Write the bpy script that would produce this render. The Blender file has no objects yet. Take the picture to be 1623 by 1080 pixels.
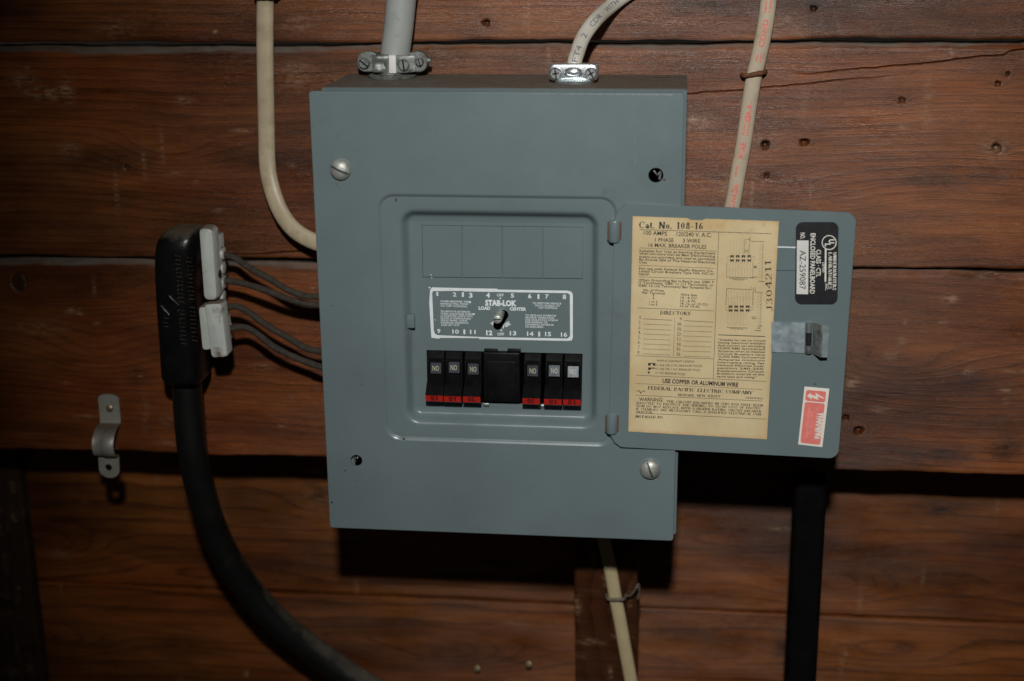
import bpy, bmesh, math, random
import numpy as np
from mathutils import Vector, Matrix
from mathutils.geometry import tessellate_polygon

scene = bpy.context.scene
COL = scene.collection
random.seed(7)
RAD = math.radians

# ------------------------------------------------------------------ camera
PW, PH = 1623.0, 1080.0
FPX = 2326.29                                     # focal length in photo pixels
CAM = Vector((0.29790, -1.16090, 0.14601))
ROT = Matrix(((0.99355234, -0.11083615, -0.02385564),
              (0.11300779, 0.95126182, 0.28693236),
              (-0.00910952, -0.28777819, 0.95765376)))   # columns: right, forward, up
cd = bpy.data.cameras.new('camera')
cam = bpy.data.objects.new('camera', cd)
COL.objects.link(cam)
cd.sensor_width = 36.0
cd.lens = FPX / PW * 36.0
r_, f_, u_ = ROT.col[0], ROT.col[1], ROT.col[2]
cam.matrix_world = Matrix(((r_.x, u_.x, -f_.x, CAM.x), (r_.y, u_.y, -f_.y, CAM.y),
                           (r_.z, u_.z, -f_.z, CAM.z), (0, 0, 0, 1)))
cd.clip_start, cd.clip_end = 0.05, 50
cd.dof.use_dof = True
cd.dof.focus_distance = 1.235
cd.dof.aperture_fstop = 3.5
scene.camera = cam

# ------------------------------------------------------------------ world (dark cellar)
w = bpy.data.worlds.new('World')
scene.world = w
w.use_nodes = True
bgn = w.node_tree.nodes['Background']
bgn.inputs[0].default_value = (1.0, 0.86, 0.72, 1)
bgn.inputs[1].default_value = 0.010

# ------------------------------------------------------------------ the camera's flash
LIGHT = Vector((0.2995, -1.2916, 0.582))
ld = bpy.data.lights.new('flash', 'SPOT')
ld.energy = 72.0
ld.color = (1.0, 0.985, 0.95)
ld.shadow_soft_size = 0.035
ld.spot_size = RAD(55)
ld.spot_blend = 1.0
lo = bpy.data.objects.new('flash', ld)
COL.objects.link(lo)
lo.location = LIGHT
lo.rotation_euler = (Vector((0.36, 0.1, -0.16)) - LIGHT).to_track_quat('-Z', 'Y').to_euler()

scene.view_settings.view_transform = 'Standard'
scene.view_settings.look = 'None'
scene.view_settings.exposure = 0.0
scene.view_settings.gamma = 1.0
scene.cycles.use_denoising = True
scene.cycles.max_bounces = 6
scene.render.filter_size = 1.25

# ------------------------------------------------------------------ helpers
def ray(px, py):
    return ROT @ Vector(((px - PW / 2) / FPX, 1.0, -(py - PH / 2) / FPX))

def S(px, py, Y):
    """point of the photo pixel on the vertical plane at depth Y"""
    v = ray(px, py)
    return CAM + v * ((Y - CAM.y) / v.y)

W, H = 0.30, 0.38107
DW = 0.1032          # front of the upper planks
DL = 0.2000          # front of the lower planks
BT = 0.0025
ORIG = {}

class MB:
    def __init__(self):
        self.v, self.f, self.m = [], [], []
    def add(self, vs, fs, m=0):
        o = len(self.v)
        self.v += [tuple(p) for p in vs]
        self.f += [tuple(i + o for i in f) for f in fs]
        self.m += [m] * len(fs)
    def loft(self, rings, m=0, cap0=False, cap1=False, closed=True):
        n = len(rings[0])
        vs = [p for r in rings for p in r]
        fs = []
        for i in range(len(rings) - 1):
            for j in range(n if closed else n - 1):
                k = (j + 1) % n
                fs.append((i * n + j, i * n + k, (i + 1) * n + k, (i + 1) * n + j))
        if cap0: fs.append(tuple(range(n - 1, -1, -1)))
        if cap1: fs.append(tuple((len(rings) - 1) * n + j for j in range(n)))
        self.add(vs, fs, m)
    def fill(self, loops, m=0):
        """flat face with holes; loops are lists of 3-D points in one plane"""
        vs = [Vector(p) for l in loops for p in l]
        tris = tessellate_polygon([[Vector(p) for p in l] for l in loops])
        self.add(vs, [tuple(t) for t in tris], m)
    def build(self, name, mats, parent=None, origin=None, sharp=32, recalc=True, kind=None):
        if not isinstance(mats, (list, tuple)): mats = [mats]
        base = Vector(origin) if origin is not None else (ORIG[parent.name] if parent else Vector((0, 0, 0)))
        me = bpy.data.meshes.new(name)
        me.from_pydata([tuple(Vector(p) - base) for p in self.v], [], self.f)
        for mt in mats: me.materials.append(mt)
        me.polygons.foreach_set('material_index', self.m)
        if recalc:
            bm = bmesh.new(); bm.from_mesh(me)
            bmesh.ops.recalc_face_normals(bm, faces=bm.faces)
            bm.to_mesh(me); bm.free()
        me.polygons.foreach_set('use_smooth', [True] * len(me.polygons))
        me.set_sharp_from_angle(angle=RAD(sharp))
        o = bpy.data.objects.new(name, me)
        COL.objects.link(o)
        ORIG[o.name] = base
        if parent:
            o.parent = parent
            o.location = base - ORIG[parent.name]
        else:
            o.location = base
        if kind: o['kind'] = kind
        return o

def tag(o, label=None, cat=None, group=None, kind=None):
    if label: o['label'] = label
    if cat: o['category'] = cat
    if group: o['group'] = group
    if kind: o['kind'] = kind
    return o

def thing(name, label, cat, loc, group=None):
    o = bpy.data.objects.new(name, None)
    o.empty_display_size = 0.02
    COL.objects.link(o)
    o.location = loc
    ORIG[o.name] = Vector(loc)
    return tag(o, label, cat, group)

def dup(o, parent, delta):
    """copy a part and its sub-parts, moved by delta"""
    c = o.copy()
    COL.objects.link(c)
    c.parent = parent
    c.location = o.location + delta
    ORIG[c.name] = ORIG[o.name] + delta
    for ch in o.children:
        d = ch.copy()
        COL.objects.link(d)
        d.parent = c
        ORIG[d.name] = ORIG[ch.name] + delta
    return c

def rrect(x0, x1, z0, z1, r, Y, n=6):
    """rounded rectangle in an XZ plane, same vertex count for any size"""
    pts = []
    for cx, cz, a0 in ((x1 - r, z1 - r, 0), (x0 + r, z1 - r, 90), (x0 + r, z0 + r, 180), (x1 - r, z0 + r, 270)):
        for i in range(n + 1):
            a = RAD(a0 + 90 * i / n)
            pts.append(Vector((cx + r * math.cos(a), Y, cz + r * math.sin(a))))
    return pts

def frame_rings(fn, c, ax, ay, *args):
    pass

def circ(c, ax, ay, r, n=24, ry=None, a0=0.0):
    ry = r if ry is None else ry
    return [c + ax * (r * math.cos(a0 + 2 * math.pi * i / n)) + ay * (ry * math.sin(a0 + 2 * math.pi * i / n)) for i in range(n)]

def perp(d, hint=Vector((0, 1, 0))):
    d = d.normalized()
    a = hint - d * hint.dot(d)
    if a.length < 1e-4:
        a = Vector((1, 0, 0)) - d * d.x
    a.normalize()
    return a, d.cross(a)

def cyl(mb, p0, p1, r0, r1=None, n=20, m=0, bev=0.0):
    r1 = r0 if r1 is None else r1
    d = (p1 - p0)
    a, b = perp(d)
    L = d.length
    d = d.normalized()
    rings = [circ(p0, a, b, r0, n)]
    if bev > 0:
        rings.append(circ(p1 - d * bev, a, b, r1, n))
        rings.append(circ(p1 - d * bev * 0.3, a, b, r1 - bev * 0.3, n))
        rings.append(circ(p1, a, b, r1 - bev, n))
    else:
        rings.append(circ(p1, a, b, r1, n))
    mb.loft(rings, m, True, True)

def box(mb, x0, x1, y0, y1, z0, z1, m=0, bev=0.0):
    """bevelled box, front at y0"""
    if bev <= 0:
        vs = [(x, y, z) for y in (y0, y1) for z in (z0, z1) for x in (x0, x1)]
        mb.add(vs, [(0, 1, 3, 2), (4, 6, 7, 5), (0, 4, 5, 1), (2, 3, 7, 6), (0, 2, 6, 4), (1, 5, 7, 3)], m)
        return
    b = bev
    rings = []
    for ins, y in ((b, y0), (b * .3, y0 + b * .3), (0, y0 + b), (0, y1)):
        rr = max(b * 1.2 - ins, b * .2)
        rings.append(rrect(x0 + ins, x1 - ins, z0 + ins, z1 - ins, rr, y, 4))
    mb.loft(rings, m, True, True)

def catmull(pts, step=0.006):
    P = [Vector(p) for p in pts]
    P = [P[0] * 2 - P[1]] + P + [P[-1] * 2 - P[-2]]
    out = []
    for i in range(1, len(P) - 2):
        a, b, c, d = P[i - 1], P[i], P[i + 1], P[i + 2]
        n = max(2, int((c - b).length / step))
        for k in range(n):
            t = k / n
            out.append(0.5 * ((2 * b) + (c - a) * t + (2 * a - 5 * b + 4 * c - d) * t * t + (3 * b - a - 3 * c + d) * t ** 3))
    out.append(P[-2])
    return out

def cable_frames(path, hint=Vector((0, -1, 0))):
    fr = []
    for i, p in enumerate(path):
        t = (path[min(i + 1, len(path) - 1)] - path[max(i - 1, 0)]).normalized()
        nrm, side = perp(t, hint)
        fr.append((p, t, side, nrm))
    return fr

def cable(mb, pts, rw, rn, m=0, n=18, step=0.005, power=2.0, wob=0.0):
    """cable of oval section: half-width rw across, rn towards the viewer"""
    fr = cable_frames(catmull(pts, step))
    rings = []
    for i, (p, t, s, nr) in enumerate(fr):
        k = 1 + wob * math.sin(i * 0.9) * math.sin(i * 0.37 + 1)
        ring = []
        for j in range(n):
            a = 2 * math.pi * j / n
            ca, sa = math.cos(a), math.sin(a)
            e = 2.0 / power
            ring.append(p + s * (rw * k * math.copysign(abs(ca) ** e, ca)) + nr * (rn * k * math.copysign(abs(sa) ** e, sa)))
        rings.append(ring)
    mb.loft(rings, m, True, True)
    return fr

# ------------------------------------------------------------------ materials
def nt(name):
    m = bpy.data.materials.new(name)
    m.use_nodes = True
    t = m.node_tree
    b = t.nodes['Principled BSDF']
    return m, t, b

def node(t, ty, **kw):
    n = t.nodes.new(ty)
    for k, v in kw.items():
        if k in ('operation', 'blend_type', 'data_type', 'attribute_name', 'noise_dimensions', 'attribute_type'):
            setattr(n, k, v)
    return n

def tex_coord(t, scale=(1, 1, 1), kind='Object', loc=(0, 0, 0)):
    c = t.nodes.new('ShaderNodeTexCoord')
    mp = t.nodes.new('ShaderNodeMapping')
    mp.inputs['Scale'].default_value = scale
    mp.inputs['Location'].default_value = loc
    t.links.new(c.outputs[kind], mp.inputs[0])
    return mp.outputs[0]

def noise(t, vec, scale=1.0, detail=3.0, rough=0.55, dist=0.0):
    n = t.nodes.new('ShaderNodeTexNoise')
    n.inputs['Scale'].default_value = scale
    n.inputs['Detail'].default_value = detail
    n.inputs['Roughness'].default_value = rough
    n.inputs['Distortion'].default_value = dist
    t.links.new(vec, n.inputs['Vector'])
    return n.outputs['Fac']

def ramp(t, fac, stops, interp='LINEAR'):
    r = t.nodes.new('ShaderNodeValToRGB')
    r.color_ramp.interpolation = interp
    e = r.color_ramp.elements
    while len(e) < len(stops): e.new(0.5)
    for el, (p, c) in zip(e, stops):
        el.position = p
        el.color = c if len(c) == 4 else (*c, 1)
    t.links.new(fac, r.inputs[0])
    return r.outputs[0]

def g(v): return (v, v, v, 1)

def mix(t, fac, a, b, blend='MIX'):
    n = t.nodes.new('ShaderNodeMix')
    n.data_type = 'RGBA'
    n.blend_type = blend
    for sock, val in ((n.inputs[0], fac), (n.inputs[6], a), (n.inputs[7], b)):
        if hasattr(val, 'is_linked') or hasattr(val, 'links'):
            t.links.new(val, sock)
        elif isinstance(val, (int, float)):
            sock.default_value = val
        else:
            sock.default_value = val if len(val) == 4 else (*val, 1)
    return n.outputs[2]

def math_(t, op, a, b=None, clamp=False):
    n = t.nodes.new('ShaderNodeMath')
    n.operation = op
    n.use_clamp = clamp
    for s, v in zip(n.inputs, (a, b)):
        if v is None: continue
        if isinstance(v, (int, float)): s.default_value = v
        else: t.links.new(v, s)
    return n.outputs[0]

def bump(t, b, h, strength=0.3, dist=0.001):
    n = t.nodes.new('ShaderNodeBump')
    n.inputs['Strength'].default_value = strength
    n.inputs['Distance'].default_value = dist
    t.links.new(h, n.inputs['Height'])
    t.links.new(n.outputs[0], b.inputs['Normal'])

def plain(name, col, rough=0.5, metal=0.0, var=0.15, vscale=40, dirt=None, dirt_lo=0.55, dirt_hi=0.75, dscale=30,
          bmp=0.0, bscale=300, spec=0.5, top_dust=None, coat=0.0, aniso_scale=None, gloss_var=0.25):
    m, t, b = nt(name)
    v = tex_coord(t)
    n1 = noise(t, v, vscale, 4)
    lo = tuple(c * (1 - var) for c in col)
    hi = tuple(min(1, c * (1 + var)) for c in col)
    c = ramp(t, n1, [(0.3, lo), (0.7, hi)])
    if dirt:
        n2 = noise(t, v, dscale, 6, 0.65)
        c = mix(t, ramp(t, n2, [(dirt_lo, g(0)), (dirt_hi, g(1))]), c, dirt)
    if top_dust:
        ge = t.nodes.new('ShaderNodeNewGeometry')
        sx = t.nodes.new('ShaderNodeSeparateXYZ')
        t.links.new(ge.outputs['Normal'], sx.inputs[0])
        n3 = noise(t, v, 60, 5, 0.6)
        k = math_(t, 'ADD', sx.outputs[2], math_(t, 'MULTIPLY', math_(t, 'SUBTRACT', n3, 0.5), 0.9))
        fac = ramp(t, k, [(top_dust[1], g(0)), (top_dust[2], g(1))])
        dcol = mix(t, noise(t, v, 90, 4), tuple(x * .7 for x in top_dust[0]), tuple(x * 1.25 for x in top_dust[0]))
        c = mix(t, fac, c, dcol)
        t.links.new(math_(t, 'ADD', math_(t, 'MULTIPLY', fac, 0.5), rough, True), b.inputs['Roughness'])
    else:
        r = noise(t, v, vscale * 2.3, 5, 0.7)
        t.links.new(math_(t, 'ADD', math_(t, 'MULTIPLY', math_(t, 'SUBTRACT', r, 0.5), gloss_var), rough, True), b.inputs['Roughness'])
    t.links.new(c, b.inputs['Base Color'])
    b.inputs['Metallic'].default_value = metal
    b.inputs['Specular IOR Level'].default_value = spec
    b.inputs['Coat Weight'].default_value = coat
    if bmp > 0:
        bump(t, b, noise(t, tex_coord(t, aniso_scale) if aniso_scale else v, bscale, 3), bmp, 0.0006)
    return m

def wood(name, light, mid, dark, freq=170, rough=0.46, warm=(1.20, 0.86, 0.62), sheen=0.5, lines=0.9, narrow=0.0, across=False, fine=0.0):
    m, t, b = nt(name)
    at = t.nodes.new('ShaderNodeAttribute'); at.attribute_name = 'ring'
    ringv = at.outputs['Fac']
    v1 = tex_coord(t, (5, 5, 60))
    wob = math_(t, 'MULTIPLY', math_(t, 'SUBTRACT', noise(t, v1, 1.0, 4, 0.6), 0.5), 1.1)
    wide = math_(t, 'MULTIPLY', math_(t, 'SUBTRACT', noise(t, tex_coord(t, (2, 2, 14)), 1.0, 2), 0.5), 3.0)
    ph = math_(t, 'ADD', math_(t, 'ADD', math_(t, 'MULTIPLY', ringv, freq), wob), wide)
    fr = math_(t, 'FRACT', ph)
    late = ramp(t, fr, [(0.0, g(0.0)), (0.42 + narrow, g(0.10)), (0.78 + narrow * .6, g(0.80)), (0.90, g(1.0)), (0.985, g(0.05))])
    if fine > 0:
        fr2 = math_(t, 'FRACT', math_(t, 'MULTIPLY', ph, 2.37))
        late2 = ramp(t, fr2, [(0.0, g(0.0)), (0.5, g(0.05)), (0.86, g(1.0)), (0.985, g(0.0))])
        late = math_(t, 'MAXIMUM', math_(t, 'MULTIPLY', late, 0.8), math_(t, 'MULTIPLY', late2, fine))
    # some rings are strong, some are faint
    idn = noise(t, tex_coord(t, (1.5, 1.5, 22), loc=(3, 0, 1)), 1.0, 2)
    late = math_(t, 'MULTIPLY', late, ramp(t, idn, [(0.30, g(0.30)), (0.60, g(1.0))]))
    fib = noise(t, tex_coord(t, (17, 17, 1100)), 1.0, 5, 0.7)
    fib2 = noise(t, tex_coord(t, (45, 45, 2200)), 1.0, 2, 0.6)
    blot = noise(t, tex_coord(t, (3.2, 3.2, 11)), 1.0, 6, 0.65)
    c = mix(t, ramp(t, blot, [(0.36, g(0)), (0.64, g(1))]), mid, light)
    big = noise(t, tex_coord(t, (2.6, 2.6, 8), loc=(11, 3, 5)), 1.0, 4, 0.6)
    c = mix(t, ramp(t, big, [(0.32, g(0.85)), (0.56, g(0))]), c, dark)
    c = mix(t, math_(t, 'MULTIPLY', late, lines), c, dark)
    c = mix(t, ramp(t, fib, [(0.36, g(0.40)), (0.54, g(0.0))]), c, dark)
    c = mix(t, ramp(t, fib2, [(0.56, g(0.0)), (0.78, g(0.40))]), c, light)
    midn = noise(t, tex_coord(t, (7, 7, 55), loc=(5, 9, 3)), 1.0, 5, 0.62, 0.4)
    c = mix(t, 1.0, c, ramp(t, midn, [(0.28, g(0.58)), (0.50, g(0.95)), (0.72, g(1.30))]), 'MULTIPLY')
    crisp = noise(t, tex_coord(t, (28, 28, 1500), loc=(1, 2, 3)), 1.0, 3, 0.7)
    c = mix(t, ramp(t, crisp, [(0.30, g(0.75)), (0.42, g(0.0))]), c, dark)
    hue = noise(t, tex_coord(t, (2.0, 2.0, 6), loc=(7, 1, 2)), 1.0, 3)
    c = mix(t, ramp(t, hue, [(0.42, g(0)), (0.7, g(0.75))]), c, (*warm, 1), 'MULTIPLY')
    # stains, knots, scuffs, dust
    st = t.nodes.new('ShaderNodeAttribute'); st.attribute_name = 'stain'
    sn = noise(t, tex_coord(t, (25, 25, 60)), 1.0, 5, 0.7)
    c = mix(t, math_(t, 'MULTIPLY', st.outputs['Fac'], ramp(t, sn, [(0.35, g(0.15)), (0.6, g(1))]), True), c, (0.012, 0.009, 0.008, 1))
    spk = noise(t, tex_coord(t, (60, 60, 120)), 1.0, 3, 0.6)
    c = mix(t, ramp(t, spk, [(0.70, g(0)), (0.76, g(0.7))]), c, (0.010, 0.006, 0.004, 1))
    kn = t.nodes.new('ShaderNodeAttribute'); kn.attribute_name = 'knot'
    c = mix(t, kn.outputs['Fac'], c, (0.026, 0.013, 0.007, 1))
    sc = t.nodes.new('ShaderNodeAttribute'); sc.attribute_name = 'scuff'
    scn = noise(t, tex_coord(t, (90, 90, 300)), 1.0, 6, 0.75)
    c = mix(t, math_(t, 'MULTIPLY', sc.outputs['Fac'], ramp(t, scn, [(0.44, g(0)), (0.62, g(0.95))]), True), c, (0.38, 0.245, 0.15, 1))
    rnd = noise(t, tex_coord(t, (40, 40, 150), loc=(2, 5, 9)), 1.0, 3, 0.6)
    c = mix(t, ramp(t, rnd, [(0.735, g(0)), (0.80, g(0.5))]), c, (0.30, 0.17, 0.09, 1))
    du = t.nodes.new('ShaderNodeAttribute'); du.attribute_name = 'dust'
    dn = noise(t, tex_coord(t, (60, 60, 200)), 1.0, 4)
    c = mix(t, math_(t, 'MULTIPLY', du.outputs['Fac'], ramp(t, dn, [(0.25, g(0.35)), (0.6, g(1))]), True), c, (0.125, 0.105, 0.085, 1))
    t.links.new(c, b.inputs['Base Color'])
    rr = math_(t, 'ADD', math_(t, 'MULTIPLY', math_(t, 'SUBTRACT', noise(t, tex_coord(t, (9, 9, 30), loc=(4, 4, 8)), 1.0, 5, 0.65), 0.5), 0.9), rough, True)
    rr = math_(t, 'ADD', rr, math_(t, 'MULTIPLY', du.outputs['Fac'], 0.4), True)
    t.links.new(rr, b.inputs['Roughness'])
    b.inputs['Specular IOR Level'].default_value = sheen
    # the grain acts like brushing along the board: the gloss spreads across it
    tg = t.nodes.new('ShaderNodeCombineXYZ')
    tg.inputs[0].default_value, tg.inputs[2].default_value = (1.0, 0.0) if across else (0.0, 1.0)
    t.links.new(tg.outputs[0], b.inputs['Tangent'])
    b.inputs['Anisotropic'].default_value = 0.93
    h = math_(t, 'ADD', math_(t, 'MULTIPLY', fib, 0.9), math_(t, 'MULTIPLY', late, 0.35))
    h = math_(t, 'ADD', h, math_(t, 'MULTIPLY', fib2, 0.45))
    bump(t, b, h, 0.45, 0.0009)
    return m

M = {}
M['grey'] = plain('grey_enamel', (0.152, 0.197, 0.208), 0.30, var=0.05, vscale=14, dirt=(0.115, 0.115, 0.10), dirt_lo=0.62,
                  dirt_hi=0.86, dscale=22, bmp=0.04, bscale=350, top_dust=((0.135, 0.108, 0.082), 0.55, 1.15))
M['grey_clean'] = plain('grey_enamel_face', (0.152, 0.197, 0.208), 0.29, var=0.085, vscale=9, dirt=(0.125, 0.13, 0.118), dirt_lo=0.62,
                  dirt_hi=0.86, dscale=22, bmp=0.05, bscale=260, gloss_var=0.5)
M['scratch'] = plain('scratched_enamel', (0.21, 0.25, 0.255), 0.4, var=0.2, vscale=300)
M['rust'] = plain('rust', (0.13, 0.048, 0.018), 0.8, var=0.4, vscale=500, bmp=0.4, bscale=900)
M['white_print'] = plain('white_print', (0.80, 0.86, 0.88), 0.5, var=0.08, vscale=120)
M['galv'] = plain('galvanised_steel', (0.36, 0.39, 0.38), 0.42, 0.75, var=0.25, vscale=160, dirt=(0.10, 0.095, 0.085),
                  dirt_lo=0.5, dirt_hi=0.8, dscale=120, bmp=0.1, bscale=700)
M['old_galv'] = plain('old_galvanised', (0.23, 0.25, 0.24), 0.50, 0.55, var=0.25, vscale=160, dirt=(0.09, 0.075, 0.055), dirt_lo=0.46,
                      dirt_hi=0.72, dscale=150, bmp=0.15, bscale=500)
M['zinc'] = plain('bright_zinc', (0.62, 0.67, 0.69), 0.30, 0.85, var=0.12, vscale=180, bmp=0.08, bscale=600)
M['latch'] = plain('spotted_zinc', (0.38, 0.46, 0.50), 0.42, 0.45, var=0.3, vscale=110, dirt=(0.55, 0.62, 0.64), dirt_lo=0.5,
                   dirt_hi=0.7, dscale=140)
M['screw'] = plain('dull_nickel', (0.50, 0.52, 0.48), 0.50, 0.6, var=0.18, vscale=260, dirt=(0.24, 0.24, 0.20), dirt_lo=0.5,
                   dirt_hi=0.75, dscale=200, bmp=0.1, bscale=900)
M['black'] = plain('black_bakelite', (0.010, 0.010, 0.011), 0.34, var=0.3, vscale=80, dirt=(0.05, 0.045, 0.04), dirt_lo=0.62,
                   dirt_hi=0.9, dscale=150, spec=0.4, top_dust=((0.045, 0.036, 0.028), 0.45, 1.2))
M['bakelite'] = plain('polished_bakelite', (0.006, 0.006, 0.007), 0.34, var=0.3, vscale=80, spec=0.16, dirt=(0.010, 0.013, 0.011), dirt_lo=0.55, dirt_hi=0.8, dscale=120)
M['cavity'] = plain('painted_shade', (0.004, 0.004, 0.004), 0.9)  # black painted in for shade, in screw slots and behind the breaker opening
M['red'] = plain('red_paint', (0.42, 0.016, 0.010), 0.45, var=0.18, vscale=300)
M['dim_ink'] = plain('worn_numerals', (0.12, 0.007, 0.005), 0.5, var=0.3, vscale=500)
M['strap'] = plain('weathered_galvanised', (0.40, 0.385, 0.34), 0.5, 0.35, var=0.2, vscale=120, dirt=(0.16, 0.13, 0.10), dirt_lo=0.5, dirt_hi=0.8, dscale=120, bmp=0.12, bscale=600, top_dust=((0.17, 0.135, 0.10), 0.35, 1.0))
M['red_ink'] = plain('red_ink', (0.72, 0.20, 0.16), 0.55, var=0.25, vscale=400)
M['blue_ink'] = plain('violet_ink', (0.10, 0.11, 0.19), 0.6, var=0.4, vscale=500)
M['ink'] = plain('black_ink', (0.032, 0.026, 0.020), 0.7, var=0.4, vscale=700)
M['tag'] = plain('foil_tag', (0.10, 0.115, 0.13), 0.30, 0.5, var=0.2, vscale=200)
M['tag_ink'] = plain('cream_ink', (0.42, 0.40, 0.30), 0.5, var=0.1)
M['plate_black'] = plain('black_foil', (0.014, 0.015, 0.018), 0.45, var=0.2, vscale=60, dirt=(0.05, 0.05, 0.05), dirt_lo=0.6,
                         dirt_hi=0.9, dscale=90)
M['plate_print'] = plain('silver_print', (0.78, 0.76, 0.68), 0.45, var=0.12, vscale=200)
M['plate_white'] = plain('white_box', (0.70, 0.70, 0.66), 0.5, var=0.06)
M['sticker_white'] = plain('sticker_white', (0.86, 0.82, 0.73), 0.5, var=0.05)
M['sticker_red'] = plain('faded_red', (0.84, 0.22, 0.19), 0.5, var=0.08, vscale=200)
M['sticker_pale'] = plain('faded_white', (0.86, 0.40, 0.36), 0.5, var=0.08, vscale=200)
M['cream'] = plain('cream_sheath', (0.52, 0.43, 0.29), 0.42, var=0.10, vscale=60, dirt=(0.30, 0.23, 0.145), dirt_lo=0.46,
                   dirt_hi=0.85, dscale=55, bmp=0.06, bscale=400)
M['cream2'] = plain('grey_cream_sheath', (0.50, 0.42, 0.31), 0.36, var=0.06, vscale=60, dirt=(0.30, 0.26, 0.18), dirt_lo=0.55,
                    dirt_hi=0.85, dscale=70)
M['cream3'] = plain('yellow_cream_sheath', (0.50, 0.41, 0.24), 0.5, var=0.08, vscale=60)
M['white'] = plain('white_sheath', (0.50, 0.47, 0.40), 0.42, var=0.06, vscale=60, dirt=(0.36, 0.31, 0.24), dirt_lo=0.5,
                   dirt_hi=0.85, dscale=70)
M['conduit'] = plain('grey_white_sheath', (0.36, 0.38, 0.365), 0.5, var=0.08, vscale=50, dirt=(0.20, 0.18, 0.14), dirt_lo=0.58,
                     dirt_hi=0.85, dscale=120)
M['cloth'] = plain('cloth_covering', (0.052, 0.043, 0.034), 0.9, var=0.3, vscale=250, bmp=0.6, bscale=900, spec=0.2)
M['rubber'] = plain('dusty_black_rubber', (0.007, 0.007, 0.007), 0.42, var=0.3, vscale=40, dirt=(0.030, 0.024, 0.018),
                    dirt_lo=0.58, dirt_hi=0.85, dscale=35, bmp=0.15, bscale=250, top_dust=((0.115, 0.095, 0.070), 0.32, 0.95))
M['housing'] = plain('tarry_black_housing', (0.0055, 0.0055, 0.006), 0.30, var=0.3, vscale=60, dirt=(0.016, 0.012, 0.009), spec=0.4,
                     dirt_lo=0.6, dirt_hi=0.9, dscale=60, bmp=0.2, bscale=200, top_dust=((0.10, 0.075, 0.050), 0.50, 1.05))
M['porcelain'] = plain('stained_porcelain', (0.57, 0.60, 0.565), 0.32, var=0.08, vscale=50, dirt=(0.20, 0.15, 0.09), dirt_lo=0.58,
                       dirt_hi=0.76, dscale=75, bmp=0.12, bscale=180, top_dust=((0.16, 0.13, 0.10), 0.20, 0.85))
M['post'] = plain('flat_black_paint', (0.0030, 0.0030, 0.0032), 0.85, var=0.4, vscale=45, spec=0.06, bmp=0.2, bscale=300)
M['old_wire'] = plain('old_wire', (0.17, 0.135, 0.105), 0.7, 0.2, var=0.35, vscale=400, bmp=0.3, bscale=900)
M['nail'] = plain('worn_nail', (0.34, 0.27, 0.17), 0.45, 0.7, var=0.3, vscale=300)
M['wood_up'] = wood('old_fir_boards', (0.290, 0.100, 0.029), (0.150, 0.046, 0.0125), (0.022, 0.0060, 0.0020), freq=125, rough=0.40, sheen=0.50, fine=0.38, lines=0.64, narrow=0.08)
M['wood_low'] = wood('fir_sheathing', (0.285, 0.098, 0.023), (0.195, 0.061, 0.0140), (0.026, 0.0070, 0.0022), freq=58, rough=0.36, sheen=0.42, lines=0.85, narrow=0.25)
M['wood_stud'] = wood('rough_stud', (0.095, 0.036, 0.016), (0.065, 0.024, 0.011), (0.032, 0.012, 0.006), freq=60, rough=0.6, sheen=0.3, across=True)
M['wood_dark'] = wood('weathered_timber', (0.070, 0.038, 0.025), (0.048, 0.027, 0.018), (0.030, 0.017, 0.012), freq=90, rough=0.8,
                      warm=(1.1, 0.95, 0.85), sheen=0.2, across=True)

def paper_mat():
    m, t, b = nt('yellowed_paper')
    v = tex_coord(t)
    c = ramp(t, noise(t, v, 26, 5), [(0.3, (0.62, 0.485, 0.27)), (0.7, (0.75, 0.615, 0.37))])
    c = mix(t, ramp(t, noise(t, v, 700, 3), [(0.5, g(0)), (0.85, g(0.3))]), c, (0.46, 0.36, 0.20, 1))
    c = mix(t, ramp(t, noise(t, v, 75, 5, 0.7), [(0.64, g(0)), (0.74, g(0.6))]), c, (0.36, 0.29, 0.17, 1))
    ed = t.nodes.new('ShaderNodeAttribute'); ed.attribute_name = 'edge'
    en = noise(t, v, 120, 4)
    c = mix(t, math_(t, 'MULTIPLY', ed.outputs['Fac'], ramp(t, en, [(0.3, g(0.2)), (0.65, g(0.9))]), True), c, (0.60, 0.40, 0.18, 1))
    t.links.new(c, b.inputs['Base Color'])
    b.inputs['Roughness'].default_value = 0.6
    b.inputs['Specular IOR Level'].default_value = 0.3
    return m
M['paper'] = paper_mat()

# ------------------------------------------------------------------ lettering
_fc = {}
def sans_mesh(s, bold=0.0):
    key = (s, bold)
    if key in _fc: return _fc[key]
    cu = bpy.data.curves.new('lettering', 'FONT')
    cu.body = s
    cu.size = 1.0
    cu.resolution_u = 2
    cu.offset = bold
    o = bpy.data.objects.new('lettering', cu)
    COL.objects.link(o)
    dg = bpy.context.evaluated_depsgraph_get()
    me = o.evaluated_get(dg).to_mesh()
    vs = [(v.co.x, v.co.y) for v in me.vertices]
    fs = [tuple(p.vertices) for p in me.polygons]
    o.evaluated_get(dg).to_mesh_clear()
    bpy.data.objects.remove(o)
    bpy.data.curves.remove(cu)
    x0 = min(v[0] for v in vs); x1 = max(v[0] for v in vs)
    _fc[key] = ([((x - x0) / (x1 - x0), y / 0.69) for x, y in vs], fs)
    return _fc[key]

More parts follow.
